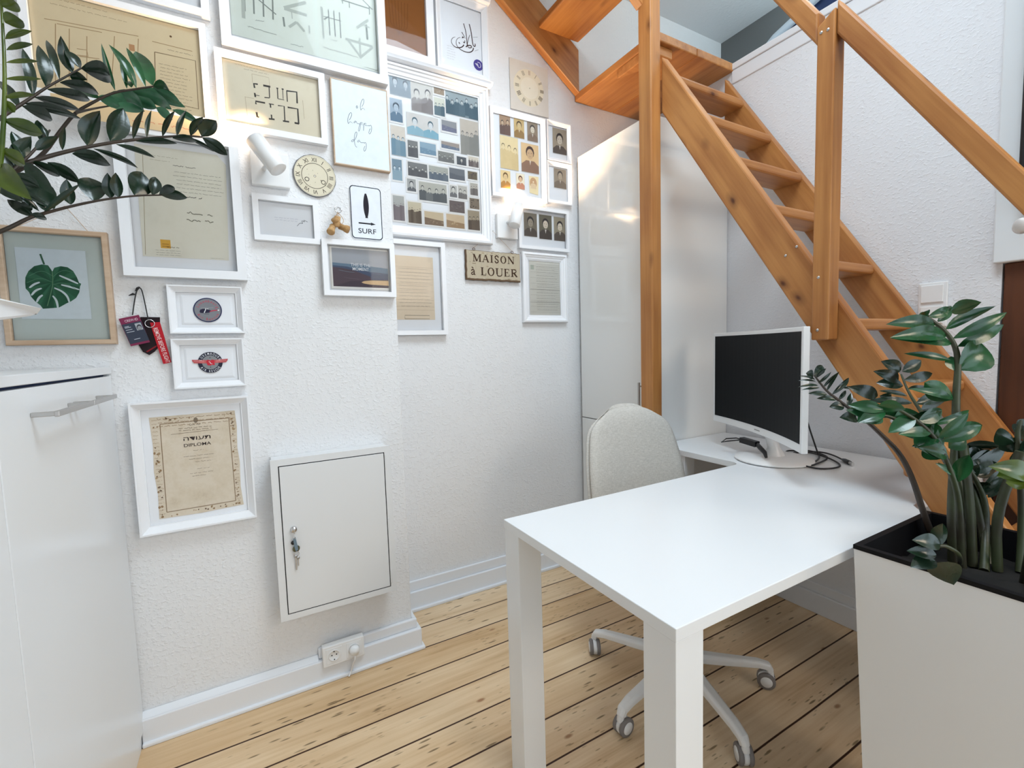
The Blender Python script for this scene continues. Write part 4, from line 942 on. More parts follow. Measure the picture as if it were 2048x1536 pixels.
for (w0, w1, h0, h1) in ((-.134, .134, .169, .176), (-.140, .140, .176, .190)): 
    pts = [Mr @ Vector(v) for v in ((w0, h0, 0), (w1, h0, 0), (w1, h1, 0), (w0, h1, 0), (w0, h0, .034), (w1, h0, .034), (w1, h1, .042), (w0, h1, .042))]; mo.add(pts, [(0, 3, 2, 1), (4, 5, 6, 7), (0, 1, 5, 4), (1, 2, 6, 5), (2, 3, 7, 6), (3, 0, 4, 7)])
mo.build('cornice', M['frame'], r, bevel=.002)

# --- big collage of family photographs
r = picture(XR, .50, 1.067, 1.703, 2.430, 'large white moulded frame filled with a collage of many small black and white photographs', .050, .030, 'mould', matw=.004)
mo = MB(); Mr = WM[r]
for (w0, w1, h0, h1) in ((-.2835, .2955, .3635, .372), (-.2835, .3025, .372, .386)):
    pts = [Mr @ Vector(v) for v in ((w0, h0, 0), (w1, h0, 0), (w1, h1, 0), (w0, h1, 0), (w0, h0, .036), (w1, h0, .036), (w1, h1, .046), (w0, h1, .046))]; mo.add(pts, [(0, 3, 2, 1), (4, 5, 6, 7), (0, 1, 5, 4), (1, 2, 6, 5), (2, 3, 7, 6), (3, 0, 4, 7)])
mo.build('cornice', M['frame'], r, bevel=.002)
SA = (760, 120, 8.533); SB_ = (770, 240, 10.24); SD = (770, 370, 10.24)
bl_, gr_, sp_ = ((88, 106, 122), (176, 190, 198), (70, 88, 104)), ((112, 112, 112), (196, 194, 188), (74, 74, 78)), ((142, 122, 100), (214, 200, 176), (96, 78, 64))
# (corners clockwise from top left in the picture, tone, heads, border)
PH = [
 (SA, [(150, 240), (510, 300), (520, 665), (165, 590)], ((132, 146, 158), (184, 192, 198), (120, 132, 144)), 2, 0),
 (SA, [(515, 330), (890, 400), (905, 960), (530, 850)], ((196, 192, 186), (206, 202, 196), (118, 110, 110)), 2, 0),
 (SA, [(903, 415), (1078, 450), (1085, 620), (915, 582)], sp_, 0, 1), (SA, [(910, 640), (1090, 690), (1095, 985), (920, 940)], ((206, 206, 190), (200, 204, 200), (66, 90, 104)), 3, 1),
 (SA, [(1090, 460), (1665, 610), (1672, 1055), (1100, 905)], ((150, 164, 170), (200, 208, 208), (60, 84, 98)), 7, 0),
 (SA, [(158, 650), (375, 700), (372, 1085), (168, 1040)], ((150, 166, 182), (176, 190, 204), (70, 98, 122)), 1, 1),
 (SA, [(430, 900), (985, 1010), (985, 1375), (470, 1270)], ((204, 200, 196), (210, 212, 214), (112, 160, 180)), 2, 0),
 (SA, [(1042, 1025), (1295, 1085), (1298, 1268), (1042, 1205)], ((136, 138, 142), (150, 152, 158), (104, 106, 128)), -1, 1),
 (SA, [(1360, 1010), (1668, 1075), (1672, 1700), (1365, 1570)], ((190, 180, 168), (180, 172, 164), (122, 122, 118)), 4, 0),
 (SB_, [(110, 100), (405, 180), (412, 760), (125, 720)], ((206, 196, 184), (196, 204, 206), (88, 124, 146)), 3, 0),
 (SB_, [(450, 425), (660, 450), (668, 800), (465, 745)], gr_, 3, 1), (SB_, [(705, 450), (1030, 520), (1035, 735), (705, 700)], ((132, 158, 176), (150, 176, 190), (104, 134, 156)), -1, 1),
 (SB_, [(1140, 425), (1515, 520), (1510, 660), (1145, 560)], ((150, 138, 130), (190, 182, 160), (96, 108, 128)), -1, 1),
 (SB_, [(1070, 660), (1405, 680), (1398, 912), (1085, 835)], ((124, 124, 120), (176, 176, 170), (100, 100, 100)), 6, 1), (SB_, [(1455, 745), (1655, 790), (1650, 955), (1460, 912)], ((74, 78, 84), (196, 192, 184), (60, 64, 70)), 1, 1),
 (SB_, [(1690, 750), (1900, 785), (1905, 990), (1705, 960)], ((206, 196, 180), (150, 140, 136), (90, 80, 80)), 7, 1),
 (SB_, [(130, 800), (335, 830), (345, 1245), (150, 1240)], ((108, 132, 148), (198, 212, 220), (130, 156, 170)), 2, 1),
 (SB_, [(455, 860), (855, 925), (858, 1205), (465, 1140)], gr_, 6, 1), (SB_, [(885, 940), (1280, 1000), (1282, 1268), (895, 1220)], ((164, 164, 156), (206, 204, 196), (74, 86, 102)), 8, 1),
 (SB_, [(1300, 985), (1615, 1030), (1625, 1252), (1310, 1215)], ((100, 104, 110), (130, 134, 138), (84, 88, 96)), -1, 1), (SB_, [(1680, 1050), (1878, 1085), (1875, 1240), (1690, 1215)], ((96, 86, 70), (150, 128, 84), (60, 48, 60)), 0, 1),
 (SB_, [(440, 1200), (620, 1235), (625, 1480), (450, 1455)], ((158, 158, 156), (204, 202, 198), (72, 74, 80)), 1, 1),
 (SD, [(680, -60), (1250, 10), (1255, 388), (695, 305)], ((176, 174, 164), (196, 194, 184), (74, 78, 82)), 4, 1),
 (SD, [(1308, 10), (1462, 35), (1462, 268), (1320, 250)], ((180, 178, 172), (206, 204, 196), (80, 80, 84)), 1, 1), (SD, [(1482, 15), (1668, 45), (1668, 310), (1495, 275)], ((184, 180, 172), (206, 202, 192), (84, 80, 80)), 2, 1),
 (SD, [(1728, -40), (1885, -10), (1890, 225), (1738, 215)], ((176, 170, 160), (196, 188, 176), (92, 86, 84)), 3, 1),
 (SD, [(155, 215), (388, 248), (388, 745), (165, 720)], ((168, 168, 164), (178, 172, 168), (108, 96, 100)), 5, 1), (SD, [(460, 345), (740, 378), (730, 800), (470, 780)], ((196, 184, 158), (204, 190, 164), (78, 64, 52)), 5, 1),
 (SD, [(800, 540), (1190, 585), (1188, 850), (800, 815)], ((196, 176, 144), (206, 184, 150), (112, 88, 66)), -1, 1), (SD, [(1245, 590), (1615, 640), (1615, 905), (1250, 868)], ((200, 176, 144), (214, 190, 150), (150, 120, 88)), -1, 1),
 (SD, [(1308, 318), (1618, 360), (1618, 592), (1310, 552)], ((96, 84, 82), (132, 120, 110), (70, 62, 68)), 0, 1), (SD, [(1720, 270), (1918, 300), (1920, 510), (1722, 490)], ((120, 106, 90), (158, 142, 118), (66, 56, 50)), 0, 1), (SD, [(1688, 520), (1928, 555), (1925, 942), (1690, 915)], ((150, 136, 114), (176, 160, 136), (76, 62, 52)), 3, 1)]
def photo(root, X, quad, tones, heads, border, sd, w0, nm='photo_print', bc=(226, 224, 222), oval=False):
    c = CV(X, .00016); q = c.px(quad); cx_ = sum(a for a, b in q) / 4; cy_ = sum(b for a, b in q) / 4
    x0 = (q[0][0] + q[3][0]) / 2; x1 = (q[1][0] + q[2][0]) / 2; y1 = (q[0][1] + q[1][1]) / 2; y0 = (q[3][1] + q[2][1]) / 2; rr = random.Random(sd)
    b = .006 if border else .0012
    tl = ((q[1][1] - q[0][1]) + (q[2][1] - q[3][1])) / 2 / max(.001, x1 - x0) ; tl = max(-.06, min(.06, tl))
    c.rect(x0 - b, y0 - b * 1.3, x1 + b, y1 + b, bc if border else (214, 212, 210)); c.up(); w, h = x1 - x0, y1 - y0; bg_, lt, dk_ = [tuple(v + (g - v) * .10 for v, g in zip(t, (222, 222, 222))) for t in tones]
    c.rect(x0, y0, x1, y1, bg_); c.up()
    mix = lambda a, b_, t: tuple(a[i] * (1 - t) + b_[i] * t for i in range(3))
    if heads == -1:      # landscape
        c.poly([(x0, y0), (x1, y0), (x1, y0 + h * .38), (x0 + w * .6, y0 + h * .44), (x0, y0 + h * .55)], dk_); c.up()
        for k in range(8): a = x0 + w * rr.uniform(.05, .9); e = y0 + h * rr.uniform(.1, .5); c.rect(a, e, min(x1, a + w * rr.uniform(.03, .12)), e + h * rr.uniform(.03, .1), mix(dk_, lt, rr.uniform(.2, .8)))
    elif heads == 0:
        for k in range(16): a = x0 + w * rr.uniform(.02, .8); e = y0 + h * rr.uniform(.02, .8); c.rect(a, e, a + w * rr.uniform(.04, .16), e + h * rr.uniform(.04, .16), mix(dk_, lt, rr.uniform(0, .8)))
    else:
        c.rect(x0, y0, x1, y0 + h * .08, mix(bg_, dk_, .4))
        n = heads; hh = min(h * (.42 if n == 1 else .34 if n == 2 else .20), w / n * .62); rows = 1 if n < 6 else 2
        for k in range(n):
            row = k % rows; a = x0 + w * (k + .5) / n; e = y0 + h * (.62 if n == 1 else .60 if n == 2 else .64) - row * hh * 1.1 + rr.uniform(-.05, .05) * h
            # body
            wd = min(hh * 1.15, w / n * .62); l_, r_ = max(x0, a - wd), min(x1, a + wd); bd_ = mix(dk_, bg_, rr.uniform(0, .25))
            c.poly([(l_, y0), (r_, y0), (r_, e - hh * .95), (min(x1, a + hh * .4), e - hh * .6), (max(x0, a - hh * .4), e - hh * .6), (l_, e - hh * .95)], bd_)
            c.up(row * 3 + 1); c.disc(a, e + hh * .10, hh * .42, mix(dk_, (40, 40, 44), .5), hh * .52, 12); c.up(); c.disc(a, e - hh * .05, hh * .33, lt, hh * .43, 12)
            if hh > .012:
                c.up()
                for s_ in (-1, 1): c.disc(a + s_ * hh * .13, e + hh * .02, hh * .045, mix(lt, dk_, .7), n=6)
                c.rect(a - hh * .09, e - hh * .27, a + hh * .09, e - hh * .24, mix(lt, dk_, .55)); c.poly([(a - hh * .09, e - hh * .58), (a + hh * .09, e - hh * .58), (a, e - hh * 1.0)], mix(lt, (235, 235, 235), .5)); c.L -= 1
            c.L -= row * 3 + 2
    return c.build(nm, M['print'], root, w0)
for i, (S_, q, tn, hd_, bd_) in enumerate(PH): photo(r, XR, z(q, *S_), tn, hd_, bd_, i, .0052 + .0003 * (i % 4))
# --- glass clock
r = thing('wall_clock', 'square pale glass clock dial with loose roman numerals near the stair', 'clock', wallM(XR + .001, 1.311, 2.496))
c = CV(); c.rect(-.112, -.1195, .112, .1195, (216, 208, 198)); c.up(); c.disc(-.005, .0, .088, (226, 214, 190), n=40); c.up(); c.disc(0, 0, .052, (232, 222, 202), n=32); c.up()
for k in range(12):
    a = math.radians(90 - 30 * k); nb = (2, 1, 2, 3, 4, 2, 2, 3, 4, 3, 2, 3)[k]
    for j in range(nb):
        o_ = (j - (nb - 1) / 2) * .0052; u = Vector((math.cos(a), math.sin(a))); v = Vector((-u.y, u.x)); p0 = u * .062 + v * o_; p1 = u * .084 + v * o_
        c.line([(p0.x, p0.y), (p1.x, p1.y)], .0026 if k in (3, 4, 8) else .0018, (84, 74, 62) if k else (124, 70, 58))
c.disc(0, 0, .0025, (150, 140, 120), n=10); c.build('dial', M['aged2'], r, .006, thick=.005)
# --- round clock dial
r = thing('wall_clock', 'round old enamel clock dial with roman numerals and chipped rim next to the wall lamp', 'clock', wallM(XB + .001, .2415, 1.818))
c = CV(); rr = random.Random(4); n = 40
c.poly([((.0695 + rr.uniform(-.0012, .001)) * math.cos(2 * PI * i / n), (.0715 + rr.uniform(-.0012, .001)) * math.sin(2 * PI * i / n)) for i in range(n)], (110, 108, 110)); c.up(); c.disc(.0008, .0006, .0672, (222, 214, 192), .069, 40); c.up()
c.ringp(0, 0, .0415, .0432, (74, 66, 58)); c.ringp(0, 0, .0655, .0660, (150, 142, 124))
NUM = ['XII', 'I', 'II', 'III', 'IIII', 'V', 'VI', 'VII', 'VIII', 'IX', 'X', 'XI']
for k, s_ in enumerate(NUM):
    a = math.radians(90 - 30 * k); c.text(s_, .0475 * math.cos(a), .0475 * math.sin(a), .0145, (72, 64, 58), width=min(.0165, glyphs(s_)[1] * .0125), ang=a - PI / 2)
for x, y in ((-.026, -.014), (.027, -.018)): c.ringp(x, y, .0055, .0075, (66, 60, 54), 20)
c.disc(0, -.0005, .0042, (150, 140, 120)); c.up(); c.disc(0, -.0005, .0024, (235, 232, 225))
for i in range(14): c.disc(rr.uniform(-.03, .034), rr.uniform(-.035, .02), rr.uniform(.0006, .0016), (96, 88, 78), n=7)
c.build('dial', M['aged2'], r, .005, thick=.004)
# --- sepia portraits frame
r = picture(XR, 1.074, 1.390, 1.939, 2.357, 'white frame with eight sepia studio portraits lit by the glowing wall lamp', .024, .024, 'slope', matw=.004)
SE = (980, 200, 7.682)
for i, (q, tn, h_) in enumerate((([(135, 200), (300, 240), (303, 560), (140, 528)], ((168, 138, 112), (206, 180, 150), (92, 70, 66)), 2), ([(360, 270), (515, 310), (512, 605), (358, 575)], ((206, 176, 120), (214, 190, 140), (150, 116, 70)), 1), ([(560, 315), (722, 355), (720, 665), (565, 625)], ((150, 132, 112), (224, 212, 192), (130, 108, 92)), 1),
    ([(142, 545), (420, 600), (425, 1085), (152, 1055)], ((232, 212, 166), (236, 216, 172), (214, 190, 140)), 3), ([(470, 655), (735, 715), (738, 1165), (472, 1080)], ((226, 192, 144), (206, 170, 130), (120, 84, 72)), 1), ([(152, 1080), (305, 1105), (302, 1365), (158, 1360)], ((236, 206, 150), (230, 200, 150), (188, 130, 60)), 1),
    ([(395, 1130), (520, 1150), (520, 1380), (395, 1370)], ((244, 232, 206), (226, 190, 150), (190, 110, 80)), 1))):
    photo(r, XR, z(q, *SE), tn, h_, 0, 100 + i, .0055)
c = CV(XR, .00016); q = c.px(z([(585, 1170), (735, 1190), (730, 1470), (600, 1430)], *SE)); c.poly(q, (240, 222, 180)); c.up(); b_ = c.px(z([(655, 1283)], *SE))[0]; c.disc(b_[0], b_[1], .021, (206, 166, 128), .027, 28); c.up(); c.person(b_[0], b_[1] + .006, .013, (236, 214, 182), (228, 204, 170), (190, 150, 116)); c.build('photo_print', M['print'], r, .0055)
# --- two small portrait frames and the triple
r = picture(XR, 1.400, 1.553, 2.162, 2.362, 'small white frame with a bearded old man, upper of the pair beside the tall cabinet', .020, .022, 'slope'); photo(r, XR, [(1104, 256), (1131, 262), (1132, 312), (1104, 306)], ((164, 150, 130), (206, 194, 176), (80, 70, 64)), 1, 0, 201, .0055)
r = picture(XR, 1.396, 1.553, 1.949, 2.158, 'small white frame with a faded grey man, lower of the pair beside the tall cabinet', .020, .022, 'slope'); photo(r, XR, [(1106, 337), (1131, 341), (1131, 380), (1107, 375)], ((150, 136, 118), (176, 162, 142), (112, 98, 86)), 1, 0, 202, .0055)
r = picture(XR, 1.216, 1.527, 1.702, 1.915, 'white frame with three dark portraits side by side below the glowing wall lamp', .016, .024)
for i, q in enumerate(([(340 / 4 * 0 + 1046, 425), (1072, 429), (1073, 476), (1047, 471)], [(1077, 429), (1102, 433), (1102, 481), (1077, 477)], [(1106, 434), (1130, 437), (1130, 485), (1107, 480)])):
    photo(r, XR, q, (((112, 102, 88), (150, 138, 120), (70, 60, 54)), ((96, 90, 74), (210, 196, 176), (58, 48, 46)), ((150, 138, 116), (214, 200, 178), (62, 50, 46)))[i], 1, 0, 210 + i, .0055)
# --- MAISON a LOUER
r = thing('rent_sign', 'weathered wooden sign reading MAISON a LOUER hung from a nail by a string', 'sign', wallM(XR + .004, 1.072, 1.602))
rr = random.Random(9); W, H = .298, .140
def edge(x0, y0, x1, y1, n): return [(x0 + (x1 - x0) * i / n + rr.uniform(-.0012, .0012), y0 + (y1 - y0) * i / n + rr.uniform(-.0015, .0015)) for i in range(n)]
ol = edge(-W / 2, -H / 2, W / 2, -H / 2, 22) + edge(W / 2, -H / 2, W / 2, H / 2, 10) + edge(W / 2, H / 2, -W / 2, H / 2, 22) + edge(-W / 2, H / 2, -W / 2, -H / 2, 10)
c = CV(); c.poly(ol, (104, 84, 66)); c.up(); c.poly([(a * .975 + .002, b * .93 + .003) for a, b in ol], (188, 176, 154)); c.up()
for i in range(46):
    x = rr.uniform(-W / 2 + .01, W / 2 - .01); y = rr.choice((-H / 2 + .008, H / 2 - .006, rr.uniform(-H / 2, H / 2))); y = max(-H / 2 + .008, min(H / 2 - .012, y)); c.rect(x, y, x + rr.uniform(.004, .02), y + rr.uniform(.001, .004), rr.choice(((160, 142, 116), (206, 196, 176), (126, 106, 84))))
for k in range(9): c.rect(-W / 2 + .02 + k * .031, -H / 2 + .012, -W / 2 + .0207 + k * .031, H / 2 - .01, (160, 148, 126))
c.up(); DK = (66, 46, 36)
# slab-serif letters drawn from strokes: thick t, thin n
def L(ch_, x, y, h, w):
    t = h * .20; n_ = h * .085; sf = h * .07
    def bar(x0, y0, x1, y1): c.rect(x + x0 * w, y + y0 * h, x + x1 * w, y + y1 * h, DK)
    def stem(cx__, th, y0=0, y1=1): c.rect(x + cx__ * w - th / 2, y + y0 * h, x + cx__ * w + th / 2, y + y1 * h, DK)
    def serif(cx__, yy, s_=.2): c.rect(x + (cx__ - s_) * w, y + yy * h - (sf if yy > .5 else 0), x + (cx__ + s_) * w, y + yy * h + (0 if yy > .5 else sf), DK)
    def dia(x0, y0, x1, y1, th): c.line([(x + x0 * w, y + y0 * h), (x + x1 * w, y + y1 * h)], th, DK)
    if ch_ == 'M': stem(.12, n_); stem(.86, t); dia(.14, .97, .48, .06, t); dia(.48, .06, .84, .97, n_); serif(.12, 0, .14); serif(.86, 0, .16); serif(.08, 1, .12); serif(.92, 1, .12)
    if ch_ == 'A': dia(.10, .03, .48, .97, n_); dia(.50, .97, .86, .03, t); bar(.25, .30, .70, .38); serif(.10, 0, .15); serif(.88, 0, .17)
    if ch_ == 'I': stem(.5, t); serif(.5, 0, .45); serif(.5, 1, .45)
    if ch_ == 'S': c.line(sm([(x + a * w, y + b * h) for a, b in ((.85, .72), (.75, .95), (.40, .98), (.15, .80), (.25, .58), (.70, .42), (.88, .22), (.62, .02), (.28, .03), (.12, .28))]), t * .75, DK)
    if ch_ == 'O':
        for i in range(28):
            a0_, a1_ = 2 * PI * i / 28, 2 * PI * (i + 1) / 28
            p = lambda a, k: (x + w * .5 + math.cos(a) * (w * .46 if k else w * .46 - t * .95), y + h * .5 + math.sin(a) * (h * .52 if k else h * .52 - n_))
            c.poly([p(a0_, 0), p(a0_, 1), p(a1_, 1), p(a1_, 0)], DK)
    if ch_ == 'N': stem(.14, n_); stem(.86, n_); dia(.14, .97, .86, .03, t); serif(.14, 0, .15); serif(.10, 1, .14); serif(.86, 1, .15)
    if ch_ == 'L': stem(.28, t); serif(.28, 1, .24); bar(.06, 0, .92, .075); bar(.84, 0, .92, .30)
    if ch_ == 'U': stem(.20, t, .25, 1); stem(.84, n_, .25, 1); serif(.20, 1, .2); serif(.84, 1, .16); c.line(sm([(x + a * w, y + b * h) for a, b in ((.20, .28), (.26, .04), (.55, -.01), (.80, .08), (.84, .28))]), t * .6, DK)
    if ch_ == 'E': stem(.26, t); bar(.06, 0, .92, .075); bar(.06, .925, .88, 1); bar(.26, .47, .68, .54); bar(.84, 0, .92, .28); bar(.80, .74, .88, 1); bar(.64, .36, .70, .66)
    if ch_ == 'R': stem(.24, t); serif(.24, 0, .22); bar(.04, .925, .55, 1); c.line(sm([(x + a * w, y + b * h) for a, b in ((.45, .96), (.78, .90), (.80, .62), (.45, .50), (.24, .50))]), t * .6, DK); dia(.48, .50, .88, .03, t); serif(.90, 0, .1)
    if ch_ == 'a': c.line(sm([(x + a * w, y + b * h) for a, b in ((.20, .50), (.40, .66), (.66, .62), (.70, .40), (.70, .05), (.88, .02))]), t * .7, DK); c.line(sm([(x + a * w, y + b * h) for a, b in ((.68, .38), (.32, .30), (.18, .12), (.40, 0), (.66, .14))]), t * .6, DK); dia(.30, .98, .58, .78, t * .6)
x = -.112
for ch_, w_ in (('M', .044), ('A', .036), ('I', .017), ('S', .026), ('O', .036), ('N', .038)): L(ch_, x, .017, .036, w_); x += w_ + .0062
x = -.128
for ch_, w_ in (('a', .030), (' ', .016), ('L', .032), ('O', .040), ('U', .042), ('E', .034), ('R', .040)): L(ch_, x, -.046, .038, w_); x += w_ + .0045
c.build('board', M['aged2'], r, .012, thick=.011)
for yy in (.969, 1.180): MB().ring((XR + .012, yy, 1.678), (1, 0, .2), .006, .0014, 14, 6).build('wire_eyelet', M['darkwood'], r)
MB().tube([Vector((XR + .010, .969, 1.684)), Vector((XR + .012, 1.074, 1.772)), Vector((XR + .010, 1.180, 1.684))], .0008, 5).build('string', M['pale'], r)
MB().cyl((XR, 1.074, 1.771), (XR + .016, 1.074, 1.773), .0022, seg=8).build('nail', M['steel'], r)
# --- typewritten letter, partly behind the corner of the chimney breast
r = picture(XR, .530, .816, 1.273, 1.690, 'white framed typewritten beige letter with a boxed line at its foot', .020, .028, matw=.006)
c = CV(XR); c.rect(.570, 1.342, .762, 1.624, (222, 206, 184)); c.up(); c.scribble(.598, 1.395, .75, 1.575, 12, .0034, (112, 96, 84), .85, 60)
for zz in (1.575, 1.55, 1.525, 1.50, 1.47, 1.43, 1.40, 1.385): c.rect(.575, zz, .758, zz + .0007, (170, 148, 124))
c.line([(.620, 1.346), (.735, 1.346), (.735, 1.361), (.620, 1.361), (.620, 1.346)], .0015, (60, 54, 50)); c.build('print', M['aged2'], r, .007)
# --- form
r = picture(XR, 1.234, 1.511, 1.330, 1.686, 'white moulded frame with a grey-beige filled-in form beside the wooden sign', .040, .024, 'mould')
c = CV(XR); c.rect(1.281, 1.369, 1.472, 1.649, (216, 214, 206)); c.up()
for k in range(26): c.rect(1.286 + (.035 if k % 3 else 0), 1.385 + k * .0098, 1.468, 1.3856 + k * .0098, (150, 148, 140))
c.scribble(1.32, 1.39, 1.465, 1.625, 16, .0026, (120, 116, 110), .8, 61); c.rect(1.290, 1.602, 1.310, 1.625, (184, 190, 178)); c.rect(1.283, 1.50, 1.470, 1.5012, (100, 96, 92)); c.rect(1.283, 1.435, 1.470, 1.4362, (100, 96, 92)); c.build('print', M['aged2'], r, .0048)

# ------------------------------------------------------------------ wall lamps
def wall_lamp(X, y0, y1, z0, z1, lit, dark, rad, label, power):
    r = thing('wall_lamp', label, 'lamp', wallM(X, (y0 + y1) / 2, (z0 + z1) / 2), 'cylinder wall lamps')
    MB().box(X + .0005, X + .024, y0, y1, z0, z1).build('base_plate', M['white'], r, bevel=.003)
    a, b = Vector(lit), Vector(dark); ax = (a - b).normalized(); L_ = (a - b).length
    MB().lathe(b, [(0, 0), (rad - .002, 0), (rad, .002), (rad, L_), (rad - .002, L_ + .0005), (rad - .003, L_ - .001), (rad - .003, L_ - .022), (0, L_ - .022)], 40, ax).build('shade', M['white'], r)
    MB().lathe(a - ax * .016, [(0, .004), (rad * .5, .003), (rad - .0045, 0), (0, 0)], 28, ax).build('lens', M['bulb'], r)
    mid = b + ax * (L_ * .38); foot = Vector((X + .022, mid.y - .015, mid.z - .01))
    MB().cyl(foot, mid - Vector((rad * .6, 0, 0)), .007, seg=14).build('arm', M['white'], r)
    l = bpy.data.lights.new('lamp_beam', 'SPOT'); l.energy = power; l.color = (1.0, .66, .36); l.spot_size = math.radians(125); l.spot_blend = .6; l.shadow_soft_size = .018
    o = bpy.data.objects.new('lamp_beam', l); C.objects.link(o); place(o, r, basis(a + ax * .002, ax.orthogonal(), z=-ax))
    return r
wall_lamp(XB, .046, .160, 1.759, 1.868, (XB + .078, .060, 1.880), (XB + .108, .122, 1.785), .0275, 'white cylinder wall lamp glowing up to the left beside the round clock dial', 7.0)
wall_lamp(XR, 1.095, 1.210, 1.741, 1.857, (XR + .070, 1.190, 1.893), (XR + .092, 1.150, 1.786), .0275, 'white cylinder wall lamp glowing upward between the collage and the portraits', 19.0)

# ------------------------------------------------------------------ small hanging things
cr = thing('cork_keyring', 'bunch of champagne corks on a metal ring hung beside the surf sign', 'keyring', (XB + .02, .305, 1.66))
MB().ring((XB + .018, .308, 1.709), (1, .3, .1), .0105, .0016).ring((XB + .022, .312, 1.706), (1, -.3, .2), .0095, .0014).build('ring', M['chrome'], cr)
for k, (a, b) in enumerate((((.280, 1.622), (.292, 1.668)), ((.300, 1.675), (.306, 1.655)), ((.318, 1.655), (.340, 1.638)), ((.300, 1.648), (.302, 1.665)))):
    p0 = Vector((XB + .022 + .006 * (k % 2), a[0], a[1])); p1 = Vector((XB + .018 + .018 * (k % 2), b[0], b[1])); d_ = (p1 - p0).normalized()
    L_ = .034
    if k == 0: p0 = Vector((XB + .045, .276, 1.620)); d_ = Vector((-.5, .35, .8)).normalized(); 
    if k == 1: p0 = Vector((XB + .040, .292, 1.672)); d_ = Vector((-.3, .45, -.6)).normalized(); L_ = .030
    if k == 2: p0 = Vector((XB + .042, .338, 1.636)); d_ = Vector((-.4, -.75, .35)).normalized()
    MB().lathe(p0, [(0, 0), (.0125, 0), (.0138, .003), (.0125, .013), (.0105, .016), (.0105, L_), (0, L_)], 16, d_).build('cork', M['cork'], cr)
    MB().tube(smooth([p0 + d_ * L_, (p0 + Vector((XB + .02, .308, 1.70))) * .5 + Vector((.004, .003 * k, 0)), Vector((XB + .02, .308, 1.70))]), .0012, 5).build('wire', M['pale'], cr)
ly = thing('crew_badge', 'grey and crimson crew identity badge on a black cord hung from a nail', 'badge', (XB + .01, -.27, 1.33))
def solid(root, X, quad, w, th, fn, name):
    m0 = wallM(X, 0, 0)
    c = CV(X, .0003); q = c.px(quad); c.poly(q, fn[0]); c.up(); fn[1](c, q); o = c.build(name, M['print'], root, 0, thick=th, origin=m0); return o
SL = (230, 570, 9.309)
def bad(c, q):
    A, B, D_ = Vector(q[0]), Vector(q[1]), Vector(q[3]); u = B - A; v = D_ - A
    P2 = lambda a, b: tuple(A + u * a + v * b)
    c.poly([P2(.02, .22), P2(.98, .22), P2(.98, .93), P2(.02, .93)], (56, 62, 78)); c.up()
    c.poly([P2(.62, .27), P2(.93, .27), P2(.93, .52), P2(.62, .52)], (170, 174, 180)); c.up(); pc = P2(.775, .42); c.disc(pc[0], pc[1], .0062, (60, 62, 70), .0085, 12); c.up(); c.disc(pc[0] + .0005, pc[1] - .002, .0048, (150, 152, 156), .006, 12)
    an = math.atan2(u.y, u.x); t = P2(.55, .17); c.text('CREW-ID', t[0], t[1], .0075, (226, 200, 214), width=.032, ang=an)
    for k, (b_, w_) in enumerate(((.32, .22), (.36, .30), (.44, .32), (.52, .38), (.80, .30))):
        p0, p1 = P2(.1 + (.2 if k == 4 else 0), b_), P2(.1 + w_ + (.2 if k == 4 else 0), b_); c.line([p0, p1], .0016, (196, 200, 210))
solid(ly, XB + .016, z([(65, 630), (440, 555), (650, 1065), (295, 1140)], *SL), 0, .003, ((128, 44, 78), bad), 'badge_card')
MB().tube(smooth([Vector((XB + .016, *onx(265, 630, XB + .016))), Vector((XB + .010, *onx(272, 591, XB))), Vector((XB + .012, *onx(277, 578, XB))), Vector((XB + .010, *onx(284, 576, XB))), Vector((XB + .012, *onx(291, 605, XB))), Vector((XB + .013, *onx(298, 640, XB)))]), .0016, 6).build('cord', M['black'], ly)
MB().tube([Vector((XB + .012, *onx(259, 592, XB))), Vector((XB + .013, *onx(268, 589, XB))), Vector((XB + .013, *onx(273, 590, XB)))], [.001, .004, .0015], 6).tube([Vector((XB + .012, *onx(272, 583, XB))), Vector((XB + .014, *onx(277, 578, XB))), Vector((XB + .013, *onx(281, 575, XB)))], [.001, .004, .002], 6).build('knot', M['black'], ly)
ft = thing('flight_tags', 'red REMOVE BEFORE FLIGHT ribbon with a black card behind it on a split ring', 'tag', (XB + .01, -.235, 1.26))
solid(ft, XB + .006, z([(470, 595), (835, 600), (850, 1110), (740, 1240), (640, 1305), (520, 1245), (440, 1120)], *SL), 0, .002, ((30, 16, 22), lambda c, q: c.line(c.px(z([(590, 1245), (850, 1090)], *SL)), .004, (130, 26, 36))), 'black_card')
def rb(c, q):
    a = Vector(c.px(z([(745, 800)], *SL))[0]); b = Vector(c.px(z([(985, 1445)], *SL))[0]); an = math.atan2(b.y - a.y, b.x - a.x); m_ = (a + b) / 2
    n = Vector((-math.sin(an), math.cos(an))); m_ = m_ - n * .0048; c.text('REMOVE BEFORE FLIGHT', m_.x, m_.y, .0115, (238, 214, 214), width=(b - a).length, ang=an)
solid(ft, XB + .011, z([(650, 700), (835, 690), (900, 900), (1050, 1440), (900, 1470), (800, 1180), (700, 860)], *SL), 0, .002, ((184, 26, 40), rb), 'red_ribbon')
q = onx(230 + 648 / 9.309, 570 + 718 / 9.309, XB + .014); MB().ring((XB + .014, q[0], q[1]), (1, .15, 0), .0115, .0011).build('split_ring', M['chrome'], ft)

